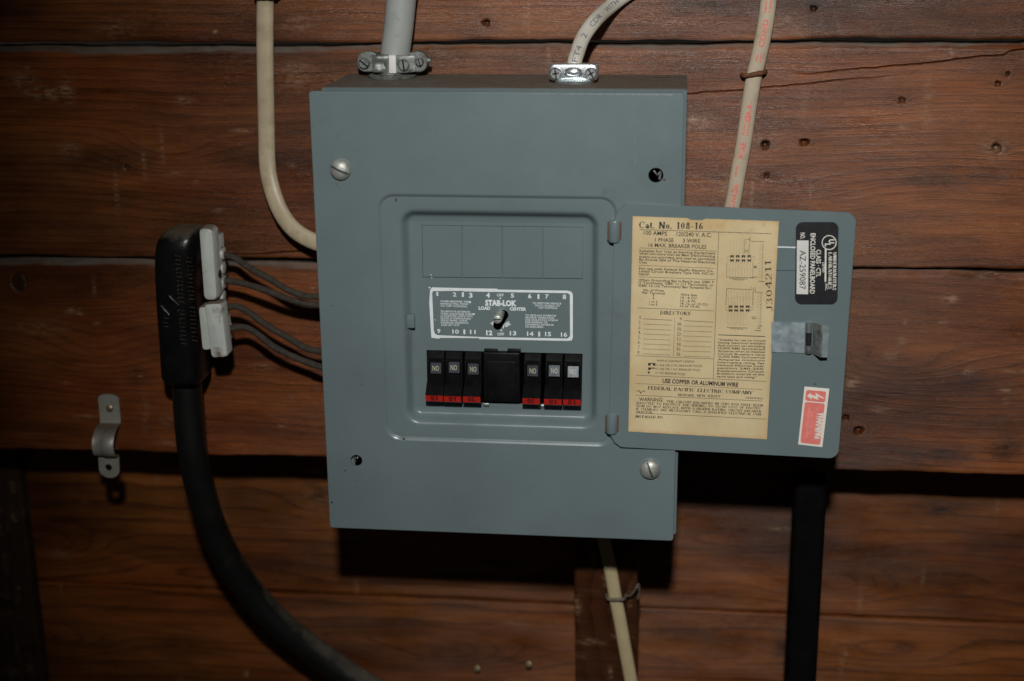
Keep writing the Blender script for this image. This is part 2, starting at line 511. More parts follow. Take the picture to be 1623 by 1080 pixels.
# a Roman book face drawn as strokes (thick stems, thin hairlines, slab serifs)
L_ = lambda *a: ('l',) + a
A_ = lambda *a: ('a',) + a
GL = {
 'A': (.80, [L_(.08, 0, .40, 1), L_(.40, 1, .72, 0), L_(.2, .34, .6, .34)]),
 'B': (.70, [L_(.15, 0, .15, 1), L_(.15, 1, .36, 1), L_(.15, .53, .38, .53), L_(.15, 0, .4, 0), A_(.36, .765, .2, .235, -90, 90), A_(.38, .265, .24, .265, -90, 90)]),
 'C': (.78, [A_(.42, .5, .36, .5, 45, 315), L_(.7, .66, .7, .98)]),
 'D': (.80, [L_(.15, 0, .15, 1), L_(.15, 1, .36, 1), L_(.15, 0, .36, 0), A_(.34, .5, .38, .5, -90, 90)]),
 'E': (.70, [L_(.15, 0, .15, 1), L_(.15, 1, .62, 1), L_(.15, 0, .64, 0), L_(.15, .52, .45, .52), L_(.62, .78, .62, 1), L_(.64, 0, .64, .24)]),
 'F': (.66, [L_(.15, 0, .15, 1), L_(.15, 1, .6, 1), L_(.15, .52, .45, .52), L_(.6, .76, .6, 1)]),
 'G': (.84, [A_(.42, .5, .36, .5, 45, 330), L_(.72, .02, .72, .42), L_(.5, .42, .84, .42)]),
 'H': (.84, [L_(.15, 0, .15, 1), L_(.67, 0, .67, 1), L_(.15, .52, .67, .52)]),
 'I': (.36, [L_(.17, 0, .17, 1)]),
 'J': (.52, [L_(.36, .18, .36, 1), A_(.2, .18, .16, .2, 180, 360)]),
 'K': (.80, [L_(.15, 0, .15, 1), L_(.15, .4, .62, 1), L_(.3, .56, .68, 0)]),
 'L': (.66, [L_(.15, 0, .15, 1), L_(.15, 0, .6, 0), L_(.6, 0, .6, .28)]),
 'M': (1.0, [L_(.14, 0, .14, 1), L_(.14, 1, .48, .05), L_(.48, .05, .82, 1), L_(.82, 0, .82, 1)]),
 'N': (.86, [L_(.15, 0, .15, 1), L_(.15, 1, .68, 0), L_(.68, 0, .68, 1)]),
 'O': (.84, [A_(.42, .5, .36, .5, 0, 360)]),
 'P': (.70, [L_(.15, 0, .15, 1), L_(.15, 1, .36, 1), L_(.15, .46, .36, .46), A_(.36, .73, .24, .27, -90, 90)]),
 'Q': (.84, [A_(.42, .5, .36, .5, 0, 360), L_(.42, .2, .75, -.14)]),
 'R': (.78, [L_(.15, 0, .15, 1), L_(.15, 1, .36, 1), L_(.15, .5, .36, .5), A_(.36, .75, .22, .25, -90, 90), L_(.38, .5, .68, 0)]),
 'S': (.64, [A_(.32, .745, .24, .255, 30, 250), A_(.32, .255, .24, .265, -150, 75), L_(.54, .7, .54, .98), L_(.08, .02, .08, .3)]),
 'T': (.74, [L_(.37, 0, .37, 1), L_(.06, 1, .68, 1), L_(.06, .75, .06, 1), L_(.68, .75, .68, 1)]),
 'U': (.82, [L_(.15, .3, .15, 1), L_(.66, .3, .66, 1), A_(.405, .3, .255, .3, 180, 360)]),
 'V': (.78, [L_(.08, 1, .4, 0), L_(.4, 0, .7, 1)]),
 'W': (1.1, [L_(.08, 1, .34, 0), L_(.34, 0, .54, 1), L_(.54, 1, .78, 0), L_(.78, 0, 1.02, 1)]),
 'X': (.78, [L_(.08, 1, .68, 0), L_(.1, 0, .66, 1)]),
 'Y': (.76, [L_(.08, 1, .38, .45), L_(.38, .45, .68, 1), L_(.38, 0, .38, .48)]),
 'Z': (.68, [L_(.1, 1, .6, 1), L_(.6, 1, .08, 0), L_(.08, 0, .6, 0)]),
 'a': (.60, [A_(.28, .20, .19, .2, 0, 360), L_(.46, 0, .46, .46), A_(.28, .46, .18, .18, 0, 150)]),
 't': (.42, [L_(.2, .1, .2, .86), L_(.05, .63, .38, .63), A_(.31, .12, .11, .12, 180, 320)]),
 'o': (.60, [A_(.29, .32, .24, .32, 0, 360)]),
 '0': (.66, [A_(.32, .5, .25, .5, 0, 360)]),
 '1': (.52, [L_(.27, 0, .27, 1), L_(.1, .84, .27, 1)]),
 '2': (.66, [A_(.32, .72, .24, .28, -30, 180), L_(.54, .6, .08, 0), L_(.08, 0, .58, 0)]),
 '3': (.66, [A_(.3, .76, .22, .24, -90, 160), A_(.3, .26, .26, .26, -160, 90)]),
 '4': (.68, [L_(.46, 0, .46, 1), L_(.06, .3, .46, 1), L_(.06, .3, .64, .3)]),
 '5': (.66, [L_(.14, 1, .54, 1), L_(.14, .55, .14, 1), A_(.3, .3, .26, .3, -150, 120)]),
 '6': (.66, [A_(.32, .3, .25, .3, 0, 360), A_(.5, .38, .43, .62, 90, 185)]),
 '7': (.64, [L_(.08, 1, .58, 1), L_(.58, 1, .24, 0)]),
 '8': (.66, [A_(.32, .75, .21, .25, 0, 360), A_(.32, .25, .25, .26, 0, 360)]),
 '9': (.66, [A_(.32, .7, .25, .3, 0, 360), A_(.14, .62, .43, .62, -90, 5)]),
 '.': (.30, [L_(.13, 0, .13, .12)]), ',': (.30, [L_(.15, .1, .08, -.16)]),
 ':': (.34, [L_(.15, 0, .15, .14), L_(.15, .5, .15, .64)]),
 '-': (.50, [L_(.06, .36, .42, .36)]), '"': (.42, [L_(.1, .72, .1, 1), L_(.26, .72, .26, 1)]), ' ': (.50, []),
}
def serif_mesh(s, thick=.17, thin=.06):
    vs, fs, x = [], [], 0.0
    def quad(a, b, c, d):
        o = len(vs); vs.extend((a, b, c, d)); fs.append((o, o + 1, o + 2, o + 3))
    for ch in s:
        adv, st = GL.get(ch, GL[' '])
        for k in st:
            if k[0] == 'l':
                _, x0, y0, x1, y1 = k
                dx, dy = x1 - x0, y1 - y0
                ln = math.hypot(dx, dy) or 1
                th = thin if abs(dy) < .05 else (thick if (dx >= 0) == (dy < 0) or abs(dx) < .05 else thin * 1.3)
                if abs(dy) < .33 and abs(dx) < .05 and ch not in '.:"': th = thin * 1.4
                nx, ny = -dy / ln * th / 2, dx / ln * th / 2
                quad((x + x0 + nx, y0 + ny), (x + x0 - nx, y0 - ny), (x + x1 - nx, y1 - ny), (x + x1 + nx, y1 + ny))
                if abs(dy) > .45:
                    for ex, ey in ((x0, y0), (x1, y1)):
                        if (ey < .02 or ey > .98) and not (ch in 'AMNVW' and ((ey > .5) == (ch == 'A')) and .3 < ex < .6) and not (ch == 'N' and ey < .02 and ex > .6):
                            wd = .15 if th > thin * 2 else .13
                            yy = thin / 2 if ey < .5 else 1 - thin / 2
                            quad((x + ex - wd, yy - thin / 2), (x + ex + wd, yy - thin / 2), (x + ex + wd, yy + thin / 2), (x + ex - wd, yy + thin / 2))
            else:
                _, cx, cy, rx, ry, a0, a1 = k
                n = max(5, int(abs(a1 - a0) / 26))
                pr = None
                for i in range(n + 1):
                    a = RAD(a0 + (a1 - a0) * i / n)
                    th = thin + (thick - thin) * abs(math.cos(a)) ** 1.5
                    ca, sa = math.cos(a), math.sin(a)
                    po = (x + cx + (rx) * ca, cy + ry * sa)
                    pi = (x + cx + (rx - th) * ca, cy + (ry - max(thin, th * .5)) * sa)
                    if pr: quad(pr[0], po, pi, pr[1])
                    pr = (po, pi)
        x += adv
    x0 = min(v[0] for v in vs); x1 = max(v[0] for v in vs)
    return [((a - x0) / (x1 - x0), b) for a, b in vs], fs

def lettering(mb, s, p0, p1, cap, n, m=0, style='sans', bold=0.0, lift=0.0002):
    """flat print: baseline p0 -> p1, letters cap metres high, facing n"""
    vs, fs = serif_mesh(s, thick=.17 + bold * 3) if style == 'serif' else sans_mesh(s, bold)
    xd = p1 - p0
    up = n.cross(xd.normalized())
    mb.add([p0 + xd * u + up * (v * cap) + n * lift for u, v in vs], fs, m)

def rule(mb, p0, p1, th, n, m=0, lift=0.0002):
    d = (p1 - p0).normalized()
    u = n.cross(d) * (th / 2)
    mb.add([p0 - u + n * lift, p1 - u + n * lift, p1 + u + n * lift, p0 + u + n * lift], [(0, 1, 2, 3)], m)

FRONT = Vector((0, -1, 0))
PXM = 0.000531       # metres per photo pixel at the cover

# ================================================================== PLANK WALLS
def n1d(x, seed, amp, base=3.0, octs=5):
    rs = np.random.RandomState(seed)
    out = np.zeros_like(x)
    for o in range(octs):
        f = base * (2.1 ** o)
        out += amp * (0.62 ** o) * np.sin(x * f * 2 * math.pi + rs.rand() * 6.28 + 0.8 * np.sin(x * f * 2.3 + rs.rand() * 6))
    return out

def plank(name, mat, parent, zt, zb, Y, thick, seed, x0=-0.52, x1=0.80, dx=0.0013, dz=0.0011, bumps=(), cracks=(), holes=(),
          stains=(), scuffs=(), knots=(), dust=0.0, chamfer=0.004, slope=0.0, vertical=False, edge=0.0007, label=None, wear=34):
    """one board: a fine grid, its grain field, knots, splits and nail holes as relief; zt, zb = (z at x=0, dz/dx)"""
    nx = int((x1 - x0) / dx) + 1
    xs = np.linspace(x0, x1, nx)
    top = zt[0] + zt[1] * xs + n1d(xs, seed, edge)
    bot = zb[0] + zb[1] * xs + n1d(xs, seed + 50, edge)
    nz = int((zt[0] - zb[0]) / dz) + 1
    # control rows: bottom, every crack line, top
    ctrl = [(0, bot)]
    cd_ = []
    for c in cracks:
        cx = np.array([p[0] for p in c]); cz = np.array([p[1] for p in c]); cdp = np.array([p[2] for p in c])
        zc = np.interp(xs, cx, cz) + n1d(xs, seed + 99, 0.0004, 9)
        dp = np.interp(xs, cx, cdp, left=0, right=0)
        k = int(round(np.mean((np.interp(xs, cx, cz) - bot) / (top - bot)) * nz))
        ctrl.append((k, zc)); cd_.append((k, dp))
    ctrl.append((nz, top))
    Z = np.zeros((nz + 1, nx))
    for (ka, za), (kb, zb_) in zip(ctrl[:-1], ctrl[1:]):
        zb_ = np.maximum(zb_, za + 0.004)
        for k in range(ka, kb + 1):
            Z[k] = za + (zb_ - za) * ((k - ka) / (kb - ka))
    X = np.tile(xs, (nz + 1, 1))
    Yv = np.full_like(Z, Y)
    u = (Z - bot) / (top - bot)
    Yv += 0.0012 * (u - 0.5) ** 2 * 4 * (1 if seed % 2 else -1) * 0.6
    Yv += 0.00025 * np.sin(X * 31 + seed) * np.sin(Z * 90 + seed)
    Yv += np.clip(chamfer - (top - Z), 0, None) * 0.9
    Yv += np.clip(0.0015 - (Z - bot), 0, None) * 0.9
    for k, dp in cd_:
        wd = 0.0009
        Z[k - 1] = np.where(dp > 0, Z[k] - wd, Z[k - 1]); Z[k + 1] = np.where(dp > 0, Z[k] + wd, Z[k + 1])
        Yv[k] += dp
    ring = Z + slope * X + n1d(xs, seed + 7, 0.0022, 0.9, 3)[None, :] + 0.0015 * np.sin(Z * 60 + X * 3 + seed)
    for bx, bz, amp, rx, rz in bumps:
        ring += amp * np.exp(-((X - bx) / rx) ** 2 - ((Z - bz) / rz) ** 2)
    A = {k: np.zeros_like(Z) for k in ('knot', 'stain', 'scuff', 'dust')}
    for hx, hz, r, dep in holes:
        d = np.hypot(X - hx, (Z - hz))
        ang = np.arctan2(Z - hz, X - hx)
        d = d * (1 + .08 * np.sin(2 * ang + hx * 90) + .05 * np.sin(3 * ang + hz * 170))
        tt = np.clip((1.35 - d / r) / 0.95, 0, 1)
        Yv += dep * tt * tt * (3 - 2 * tt)
        A['stain'] = np.maximum(A['stain'], 0.8 * np.exp(-(np.hypot((X - hx) / 2.5, Z - hz) / (r * 1.3)) ** 2))
        ring += 0.010 * np.exp(-(np.hypot((X - hx) / 1.6, Z - hz) / (r * 1.8)) ** 2)
    for kx, kz, rx, rz in knots:
        d = np.hypot((X - kx) / rx, (Z - kz) / rz)
        A['knot'] = np.maximum(A['knot'], np.clip((1.06 - d) * 9, 0, 1) * 0.75 + np.exp(-((d - 1) / .10) ** 2) * 0.25)
        Yv += 0.0012 * np.exp(-((d - 1) / .08) ** 2)
    # scattered nicks, rubs and drag marks of long use
    rs = np.random.RandomState(seed + 400)
    extra = []
    for _ in range(wear):
        ex, ez = rs.uniform(x0 * .7, x1 * .85), zb[0] + (zt[0] - zb[0]) * rs.rand()
        if rs.rand() < .3: extra.append((ex, ez, .0012 + .0012 * rs.rand(), .006 + .016 * rs.rand(), .55))
        else: extra.append((ex, ez, .002 + .012 * rs.rand() ** 2, .0014 + .003 * rs.rand() ** 2, .5 + .5 * rs.rand()))
    scuffs = list(scuffs) + extra
    for key, lst in (('stain', stains), ('scuff', scuffs)):
        for sx, sz, rx, rz, amp in lst:
            A[key] = np.maximum(A[key], amp * np.exp(-((X - sx) / rx) ** 2 - ((Z - sz) / rz) ** 2))
    if dust > 0:
        lim = chamfer * (0.80 + 0.55 * np.clip(-xs * 2.2, -1, 0.45)) + n1d(xs, seed + 31, 0.0009, 2.0)
        A['dust'] = dust * np.clip((lim * 1.15 - (top - Z)) / 0.0012, 0, 1)
    # close top and bottom to the back
    def row(z, y): return np.stack([xs, y * np.ones(nx), z], 1)
    if vertical:
        XX, ZZ = Z, X
        co = np.stack([XX, Yv, ZZ], 2).reshape(-1, 3)
        b0 = np.stack([Z[0], np.full(nx, Y + thick), xs], 1); b1 = np.stack([Z[-1], np.full(nx, Y + thick), xs], 1)
    else:
        co = np.stack([X, Yv, Z], 2).reshape(-1, 3)
        b0 = row(Z[0], Y + thick); b1 = row(Z[-1], Y + thick)
    co = np.concatenate([b0, co, b1])
    rows = nz + 3
    i = np.arange(rows - 1)[:, None] * nx + np.arange(nx - 1)[None, :]
    q = np.stack([i, i + 1, i + 1 + nx, i + nx], 2).reshape(-1, 4)
    last = (rows - 1) * nx
    j = np.arange(nx - 1)
    back = np.stack([last + j, last + j + 1, j + 1, j], 1)
    q = np.concatenate([q, back])
    caps = [tuple(int(k * nx) for k in range(rows)), tuple(int(k * nx + nx - 1) for k in range(rows - 1, -1, -1))]
    if vertical:
        q = q[:, ::-1]
        caps = [c[::-1] for c in caps]
    base = ORIG[parent.name] if parent else Vector((0, 0, 0))
    me = bpy.data.meshes.new(name)
    me.from_pydata((co - np.array(base)).tolist(), [], q.tolist() + caps)
    me.materials.append(mat)
    padA = lambda a: np.concatenate([a[0], a.reshape(-1), a[-1]]).astype(np.float32)
    for key, arr in (('ring', ring), *A.items()):
        me.attributes.new(key, 'FLOAT', 'POINT').data.foreach_set('value', padA(arr))
    me.polygons.foreach_set('use_smooth', [True] * len(me.polygons))
    me.set_sharp_from_angle(angle=RAD(40))
    o = bpy.data.objects.new(name, me)
    COL.objects.link(o)
    ORIG[o.name] = base.copy()
    if parent: o.parent = parent
    if label: o['label'] = label
    return o

def line_at(pa, pb, Y):
    a, b = S(*pa, Y), S(*pb, Y)
    k = (b.z - a.z) / (b.x - a.x)
    return (a.z - k * a.x, k)

def sx(px, py, Y=DW):
    p = S(px, py, Y)
    return p.x, p.z

def feat(lst, Y=DW):
    out = []
    for px, py, *rest in lst:
        x, z = sx(px, py, Y)
        out.append((x, z, *rest))
    return out

upper = thing('plank_wall', 'upper wall of wide dark brown boards that carries the grey panel', 'wall', (0.1, DW, -0.36))
j1 = line_at((0, 72), (1623, 65), DW)
j2 = line_at((0, 407), (1623, 430), DW)
j3 = line_at((0, 711), (1623, 753), DW)
gap = 0.0020
up = lambda l, d: (l[0] + d, l[1])
plank('plank', M['wood_up'], upper, (0.24, 0.004), up(j1, gap), DW + 0.001, 0.026, 3, dust=0,
      holes=feat([(770, 37, .0026, .008), (1290, 14, .002, .005)]),
      scuffs=feat([(340, 51, .002, .0015, .9), (470, 38, .012, .006, .6), (180, 45, .02, .008, .35), (1220, 40, .03, .012, .35)]),
      stains=feat([(1290, 18, .006, .02, 1), (1120, 10, .03, .008, .9), (1310, 50, .01, .01, .8)]), bumps=feat([(700, 20, .004, .10, .03)]))
ck = [(p[0], p[1], d) for (p, d) in ((sx(1083, 150), .003), (sx(1210, 139), .003), (sx(1330, 128), .0022), (sx(1440, 119), 0.0))]
ck2 = [(p[0], p[1], d) for (p, d) in ((sx(1255, 119), 0.0), (sx(1300, 116), .002), (sx(1400, 106), .004), (sx(1590, 87), .004), (sx(1600, 80), .004), (sx(1660, 72), .004))]
ck3 = [(p[0], p[1], d) for (p, d) in ((sx(365, 404), .003), (sx(420, 401), .004), (sx(500, 397), .004), (sx(560, 394), .003), (sx(640, 392), 0))]
plank('plank', M['wood_up'], upper, up(j1, -gap), up(j2, gap), DW, 0.026, 4, dust=0.9, chamfer=0.0045, slope=-0.01,
      cracks=[ck3, ck, ck2],
      holes=feat([(1213, 230, .0032, .010), (1275, 226, .0030, .008), (1580, 235, .0034, .008), (1582, 133, .0020, .006),
                  (1597, 117, .0016, .005), (1430, 159, .0022, .004), (1215, 279, .0022, .003), (200, 265, .002, .003)]),
      bumps=feat([(255, 240, .020, .050, .020), (330, 245, .012, .09, .03), (1480, 285, -.010, .10, .03), (1213, 231, .006, .012, .008),
                  (1250, 300, .009, .05, .015), (60, 320, -.012, .12, .02), (760, 240, .01, .1, .04)]),
      scuffs=feat([(35, 130, .012, .009, .9), (70, 148, .018, .006, 1), (105, 145, .007, .010, 1), (292, 160, .006, .003, 1),
                   (110, 238, .008, .007, .7), (345, 334, .005, .002, 1), (465, 108, .014, .004, .8), (470, 125, .01, .01, .5),
                   (1470, 160, .004, .02, .5), (1275, 170, .003, .015, .4), (1150, 300, .02, .012, .3), (1213, 231, .010, .008, .45),
                   (1580, 236, .012, .009, .6), (1465, 190, .006, .003, .6)]),
      stains=feat([(1480, 285, .04, .006, .8), (1560, 282, .03, .005, .8), (1140, 280, .010, .003, .9), (250, 235, .06, .03, .35),
                   (160, 260, .05, .012, .5), (1230, 278, .012, .003, .9)]))
kx, kz = sx(30, 448)
plank('plank', M['wood_up'], upper, up(j2, -gap), up(j3, 0.0), DW + 0.0006, 0.026, 6, dust=0.9, chamfer=0.0050, slope=0.035,
      knots=[(kx, kz, .0072, .0085)],
      bumps=[(kx, kz, .050, .024, .020), (kx + .05, kz - .004, .030, .07, .022)] + feat([(150, 560, .020, .05, .03), (1400, 578, .024, .060, .020),
             (1500, 600, .016, .10, .04), (1360, 685, .012, .012, .010), (420, 620, .006, .10, .03)]),
      holes=feat([(1361, 683, .0034, .007), (1341, 662, .0022, .006)]),
      scuffs=feat([(112, 494, .006, .003, 1), (125, 496, .004, .003, 1), (1505, 475, .006, .004, 1), (1393, 650, .006, .003, 1),
                   (1352, 608, .006, .006, .8), (1535, 590, .004, .003, .8), (1412, 562, .006, .006, .5), (1430, 540, .004, .004, .5),
                   (1495, 510, .005, .003, .6), (1595, 636, .003, .003, .7), (270, 663, .01, .008, .35), (60, 520, .03, .008, .35),
                   (1570, 436, .012, .003, .8), (230, 655, .004, .02, .35)]),
      stains=feat([(1480, 720, .05, .012, .9), (1590, 710, .02, .014, .9), (1400, 725, .03, .010, .6), (1540, 605, .03, .008, .6),
                   (215, 595, .012, .010, .8)]))

lower = thing('plank_wall', 'lower recessed wall of smoother orange brown boards beneath the upper boards', 'wall', (0.1, DL, -0.9))
k1 = line_at((60, 922), (1623, 989), DL)
plank('plank', M['wood_low'], lower, (-0.330, 0.004), up(k1, .0011), DL, 0.022, 11, x0=-.66, x1=.95, dx=.0026, dz=.0022, chamfer=.0004, edge=.0004,
      bumps=feat([(70, 865, .075, .065, .020), (330, 905, -.030, .09, .014), (1330, 925, .060, .050, .020), (1500, 905, -.035, .12, .018),
                  (1180, 860, .030, .10, .012), (520, 800, .030, .05, .022)], DL),
      scuffs=feat([(505, 790, .02, .015, .25)], DL), stains=feat([(1490, 805, .03, .010, 1), (1290, 850, .02, .012, .5)], DL))
plank('plank', M['wood_low'], lower, up(k1, -.0011), (-0.92, 0.004), DL + .0005, 0.022, 12, x0=-.66, x1=.95, dx=.0026, dz=.0022, chamfer=.0004, edge=.0004,
      bumps=feat([(60, 1014, .070, .075, .020), (700, 1036, .080, .090, .020), (560, 1010, .030, .10, .010), (1400, 1030, .040, .07, .016),
                  (1150, 1040, .03, .08, .015), (330, 1000, .03, .12, .012)], DL),
      scuffs=feat([(1330, 1020, .03, .010, .3), (1150, 985, .04, .008, .25), (820, 985, .02, .01, .2)], DL),
      stains=feat([(1240, 1030, .010, .02, .9), (1430, 1025, .008, .005, .9), (1100, 1010, .05, .006, .5), (285, 1040, .02, .006, .6)], DL))

# ------------------------------------------------------------------ timbers below the upper boards
def timber(name, label, mat, xl, xr, Yf, ztop, zbot, seed, group=None, yb=DL - .001):
    o = plank(name, mat, None, (xr, 0), (xl, 0), Yf, yb - Yf, seed, x0=zbot, x1=ztop, dx=.004, dz=.002, vertical=True, chamfer=.0015, edge=.0005,
              bumps=((0, 0, 0, 1, 1),))
    return tag(o, label, 'stud', group)

timber('wall_stud', 'short brown stud under the panel with a cream cable stapled to its face', M['wood_stud'],
       S(911, 1000, .118).x, S(1009, 1000, .118).x, .118, j3[0] - .001, -.92, 21, 'studs against the recessed boards')
timber('wall_stud', 'dark weathered timber at the lower left edge, beside the recessed boards', M['wood_dark'],
       S(60, 950, .185).x - .10, S(54, 950, .185).x, .185, j3[0] - .012, -.95, 22, 'studs against the recessed boards')

mb = MB()
pa, pb = S(1250, 1000, .098), S(1299, 1000, .098)
rings = []
for z, i in ((-.92, 0), (-.364, 0), (-.3625, .001), (-.362, .003)):
    rings.append([Vector((p.x, p.z, z)) for p in rrect(pa.x + i, pb.x - i, .098 + i, .128 - i, .006, 0, 5)])
rings = [[Vector((p.x, p.y, z.z)) for p, z in zip(r, r)] for r in rings]
mb.loft(rings, 0, True, True)
post = mb.build('black_post', M['post'], None, origin=(pa.x, .113, -.92))
tag(post, 'flat black upright post beneath the open panel door', 'post')

# ================================================================== ELECTRICAL PANEL
panel = thing('electrical_panel', 'grey steel breaker panel hung on the boards with its door swung open to the right', 'breaker panel', (W / 2, DW, -H))
EPS = 0.0115          # depth of the dead front behind the cover

# --- enclosure (the box behind the cover)
mb = MB()
bl, br, bt, bb = 0.0095, 0.3022, BT, -H + 0.004
def bx(i, Y, r=.002): return rrect(bl + i, br - i, bb + i, bt - i, r, Y, 3)
mb.loft([bx(.014, .0062, .001), bx(.0014, .0056, .001), bx(.0004, .0050), bx(0, .0056), bx(0, .0150), bx(.0000, .0160), bx(0, DW - .0016)], 0, False, True)
mb.loft([bx(.014, .0062, .001), bx(.014, .0072, .001), bx(.0016, .0072, .001), bx(.0016, DW - .0030, .001)], 0, False, True)
# dent of an unused knockout on the top and scratches through to rust
for (px, py, ln, wd) in ((1050, 123, .0085, .0010), (815, 128, .0030, .0006)):
    v = ray(px, py); p = CAM + v * ((bt - CAM.z) / v.z)
    mb.add([p + Vector((-ln, -wd, .0002)), p + Vector((ln * .6, -wd * .4, .0002)), p + Vector((ln, wd, .0002)), p + Vector((-ln * .7, wd * .8, .0002))], [(0, 1, 2, 3)], 1 if px > 900 else 2)
mb.build('enclosure', [M['grey'], M['rust'], M['zinc']], panel)

# --- cover with its pressed step, its well and two empty screw holes
def rect_from(l, r, t, b, Y):
    return [S(*l, Y).x, S(*r, Y).x, S(*b, Y).z, S(*t, Y).z]
E0 = rect_from((605, 520), (976, 520), (790, 310.5), (790, 702), 0)
W0 = rect_from((642, 500), (943, 500), (790, 341), (790, 671.5), 0)
def rr_in(R, i, r, Y, n=8): return rrect(R[0] + i, R[1] - i, R[2] + i, R[3] - i, max(r - i, .0008), Y, n)
holeA, holeB = S(1039.5, 278, 0), S(565, 730, 0)
X1, Z1 = Vector((1, 0, 0)), Vector((0, 0, 1))
hA = circ(holeA, X1, Z1, .0060, 24)
hB = circ(holeB, X1, Z1, .0051, 24)
mb = MB()
oc = [0, W, -H, 0]
co_f = rr_in(oc, .0008, .0030, 0, 8)
eA = rr_in(E0, -.0008, .0135, 0, 8)
mb.fill([co_f, eA, hA, hB], 0)
mb.loft([co_f, rr_in(oc, .0002, .0030, .0003, 8), rr_in(oc, 0, .0030, .0010, 8), rr_in(oc, 0, .0030, .0040, 8), rr_in(oc, .0010, .003, .0046, 8)], 0)
for hc, r in ((holeA, .0060), (holeB, .0051)):
    mb.loft([circ(hc + Vector((0, y, 0)), X1, Z1, r, 24) for y in (0, .0004, .0014)], 0)
RE, RW = .0135, .0100
mb.loft([eA, rr_in(E0, .0004, RE, .0004, 8), rr_in(E0, .0014, RE, .0013, 8), rr_in(E0, .0022, RE, .0018, 8),
         rr_in(W0, -.0050, RW, .0018, 8), rr_in(W0, -.0034, RW, .0020, 8), rr_in(W0, -.0020, RW, .0026, 8), rr_in(W0, -.0008, RW, .0038, 8), rr_in(W0, .0006, RW, .0060, 8),
         rr_in(W0, .0020, RW, .0088, 8), rr_in(W0, .0032, RW, .0103, 8), rr_in(W0, .0048, RW, .0111, 8), rr_in(W0, .0080, RW, .0114, 8), rr_in(W0, .0100, RW, .0117, 8)], 0)
rngp = random.Random(5)
def chip(px, py, r, m=1, Y=-.00012, sy=1.0, mbx=None):
    c = S(px, py, Y)
    pts = [c + X1 * (r * math.cos(a) * (0.6 + .7 * rngp.random())) + Z1 * (r * sy * math.sin(a) * (0.6 + .7 * rngp.random())) for a in [i * math.pi / 4 for i in range(8)]]
    (mbx or mb).add(pts, [tuple(range(8))], m)
chip(640, 696, .0011); chip(1053, 285, .0012, 1, -.00012, .9)
for px, py, r in ((526, 797, .0009), (547, 746, .0007), (566, 762, .0004), (604, 774, .0004), (1000, 520, .0003)): chip(px, py, r, 2)
chip(627, 317, .0009, 1, .0015, 1.6)
chip(526, 485, .0006, 1)
for px, py, r, m_, sy_ in ((533, 292, .0005, 1, 1.4), (1043, 758, .0006, 1, .8), (1018, 752, .0004, 1, 1), (690, 214, .0003, 2, 1), (842, 262, .0003, 2, 1), (930, 240, .0004, 1, 1.2),
                           (573, 610, .0004, 2, 1.5), (720, 790, .0004, 2, 1), (880, 815, .0003, 2, 1), (1062, 640, .0005, 1, 2.5), (497, 200, .0004, 1, 2), (505, 420, .0004, 1, 2.2), (760, 838, .0006, 1, .5), (700, 836, .0005, 1, .5)):
    chip(px, py, r, m_, -.00012, sy_)
for xa, za, xb2, zb2, wd in ((.248, -.045, .266, -.074, .00012), (.262, -.032, .2625, -.058, .00018), (.060, -.325, .083, -.331, .00012), (.118, -.030, .126, -.052, .0001)):
    pa_, pb_ = Vector((xa, 0, za)), Vector((xb2, 0, zb2))
    rule(mb, pa_, pb_, wd, Vector((0, -1, 0)), 4, .0001)
# worn paint along the top edge, by the right corner
for xa, xb_, t in ((.205, .262, .0005), (.262, .291, .0007), (.180, .2, .0004)):
    mb.add([(xa, -.0001, -.0011), (xb_, -.0001, -.0011), (xb_, -.0001, -.0011 - t), (xa, -.0001, -.0011 - t)], [(0, 1, 2, 3)], 3)
cover = mb.build('cover', [M['grey_clean'], M['rust'], M['black'], M['zinc'], M['scratch']], panel, sharp=28)

# tab that the door latch catches behind
mb = MB()
tp = S(651, 508, .006)
box(mb, tp.x - .0030, tp.x + .0036, .0035, .0060, tp.z - .0062, tp.z + .0058, 0, .0006)
mb.build('catch_tab', M['grey'], cover)

# --- dead front
def DF(px, py, off=0.0): return S(px, py, EPS - off)
dz0, dz1 = DF(790, 668).z - .001, DF(790, 345).z + .001
dx0, dx1 = W0[0] + .002, W0[1] - .002
opening = [DF(676, 555), DF(923.5, 561), DF(921.5, 643), DF(677.5, 637)]
def z2(X, Y): return (660 + X / 6.011, 440 + Y / 6.011)
slot = []
sa, sb = DF(*z2(829, 357)), DF(*z2(772, 462))
sd = (sa - sb).normalized(); sn = Vector((-sd.z, 0, sd.x))
for i in range(13):
    a = -math.pi / 2 + math.pi * i / 12
    slot.append(sa + sd * (.0042 * math.cos(a)) + sn * (.0042 * math.sin(a)))
for i in range(13):
    a = math.pi / 2 + math.pi * i / 12
    slot.append(sb + sd * (.0035 * math.cos(a)) + sn * (.0035 * math.sin(a)))
mb = MB()
kx_ = [668.6, 732.4, 796.2, 860.2, 924.0]
ktop = lambda x: 357.0 + (x - 668.6) * .0125
kbot = lambda x: 440.0 + (x - 668.6) * .0103
kos = []
for i in range(4):
    a, b_ = kx_[i], kx_[i + 1]
    kos.append([DF(a, ktop(a)), DF(b_, ktop(b_)), DF(b_ + (.3 if i == 3 else 0), kbot(b_)), DF(a + 1.2 * (1 - i / 3), kbot(a))])
whole_ko = [kos[0][0], kos[3][1], kos[3][2], kos[0][3]]
outer = [Vector((dx0, EPS, dz0)), Vector((dx1, EPS, dz0)), Vector((dx1, EPS, dz1)), Vector((dx0, EPS, dz1))]
mb.fill([outer, opening, slot, whole_ko], 0)
for lp, dep in ((opening, .0016), (slot, .0016), (whole_ko, .0013)):
    lo_ = [p + Vector((0, dep, 0)) for p in lp]
    mb.loft([lp, lo_], 0)
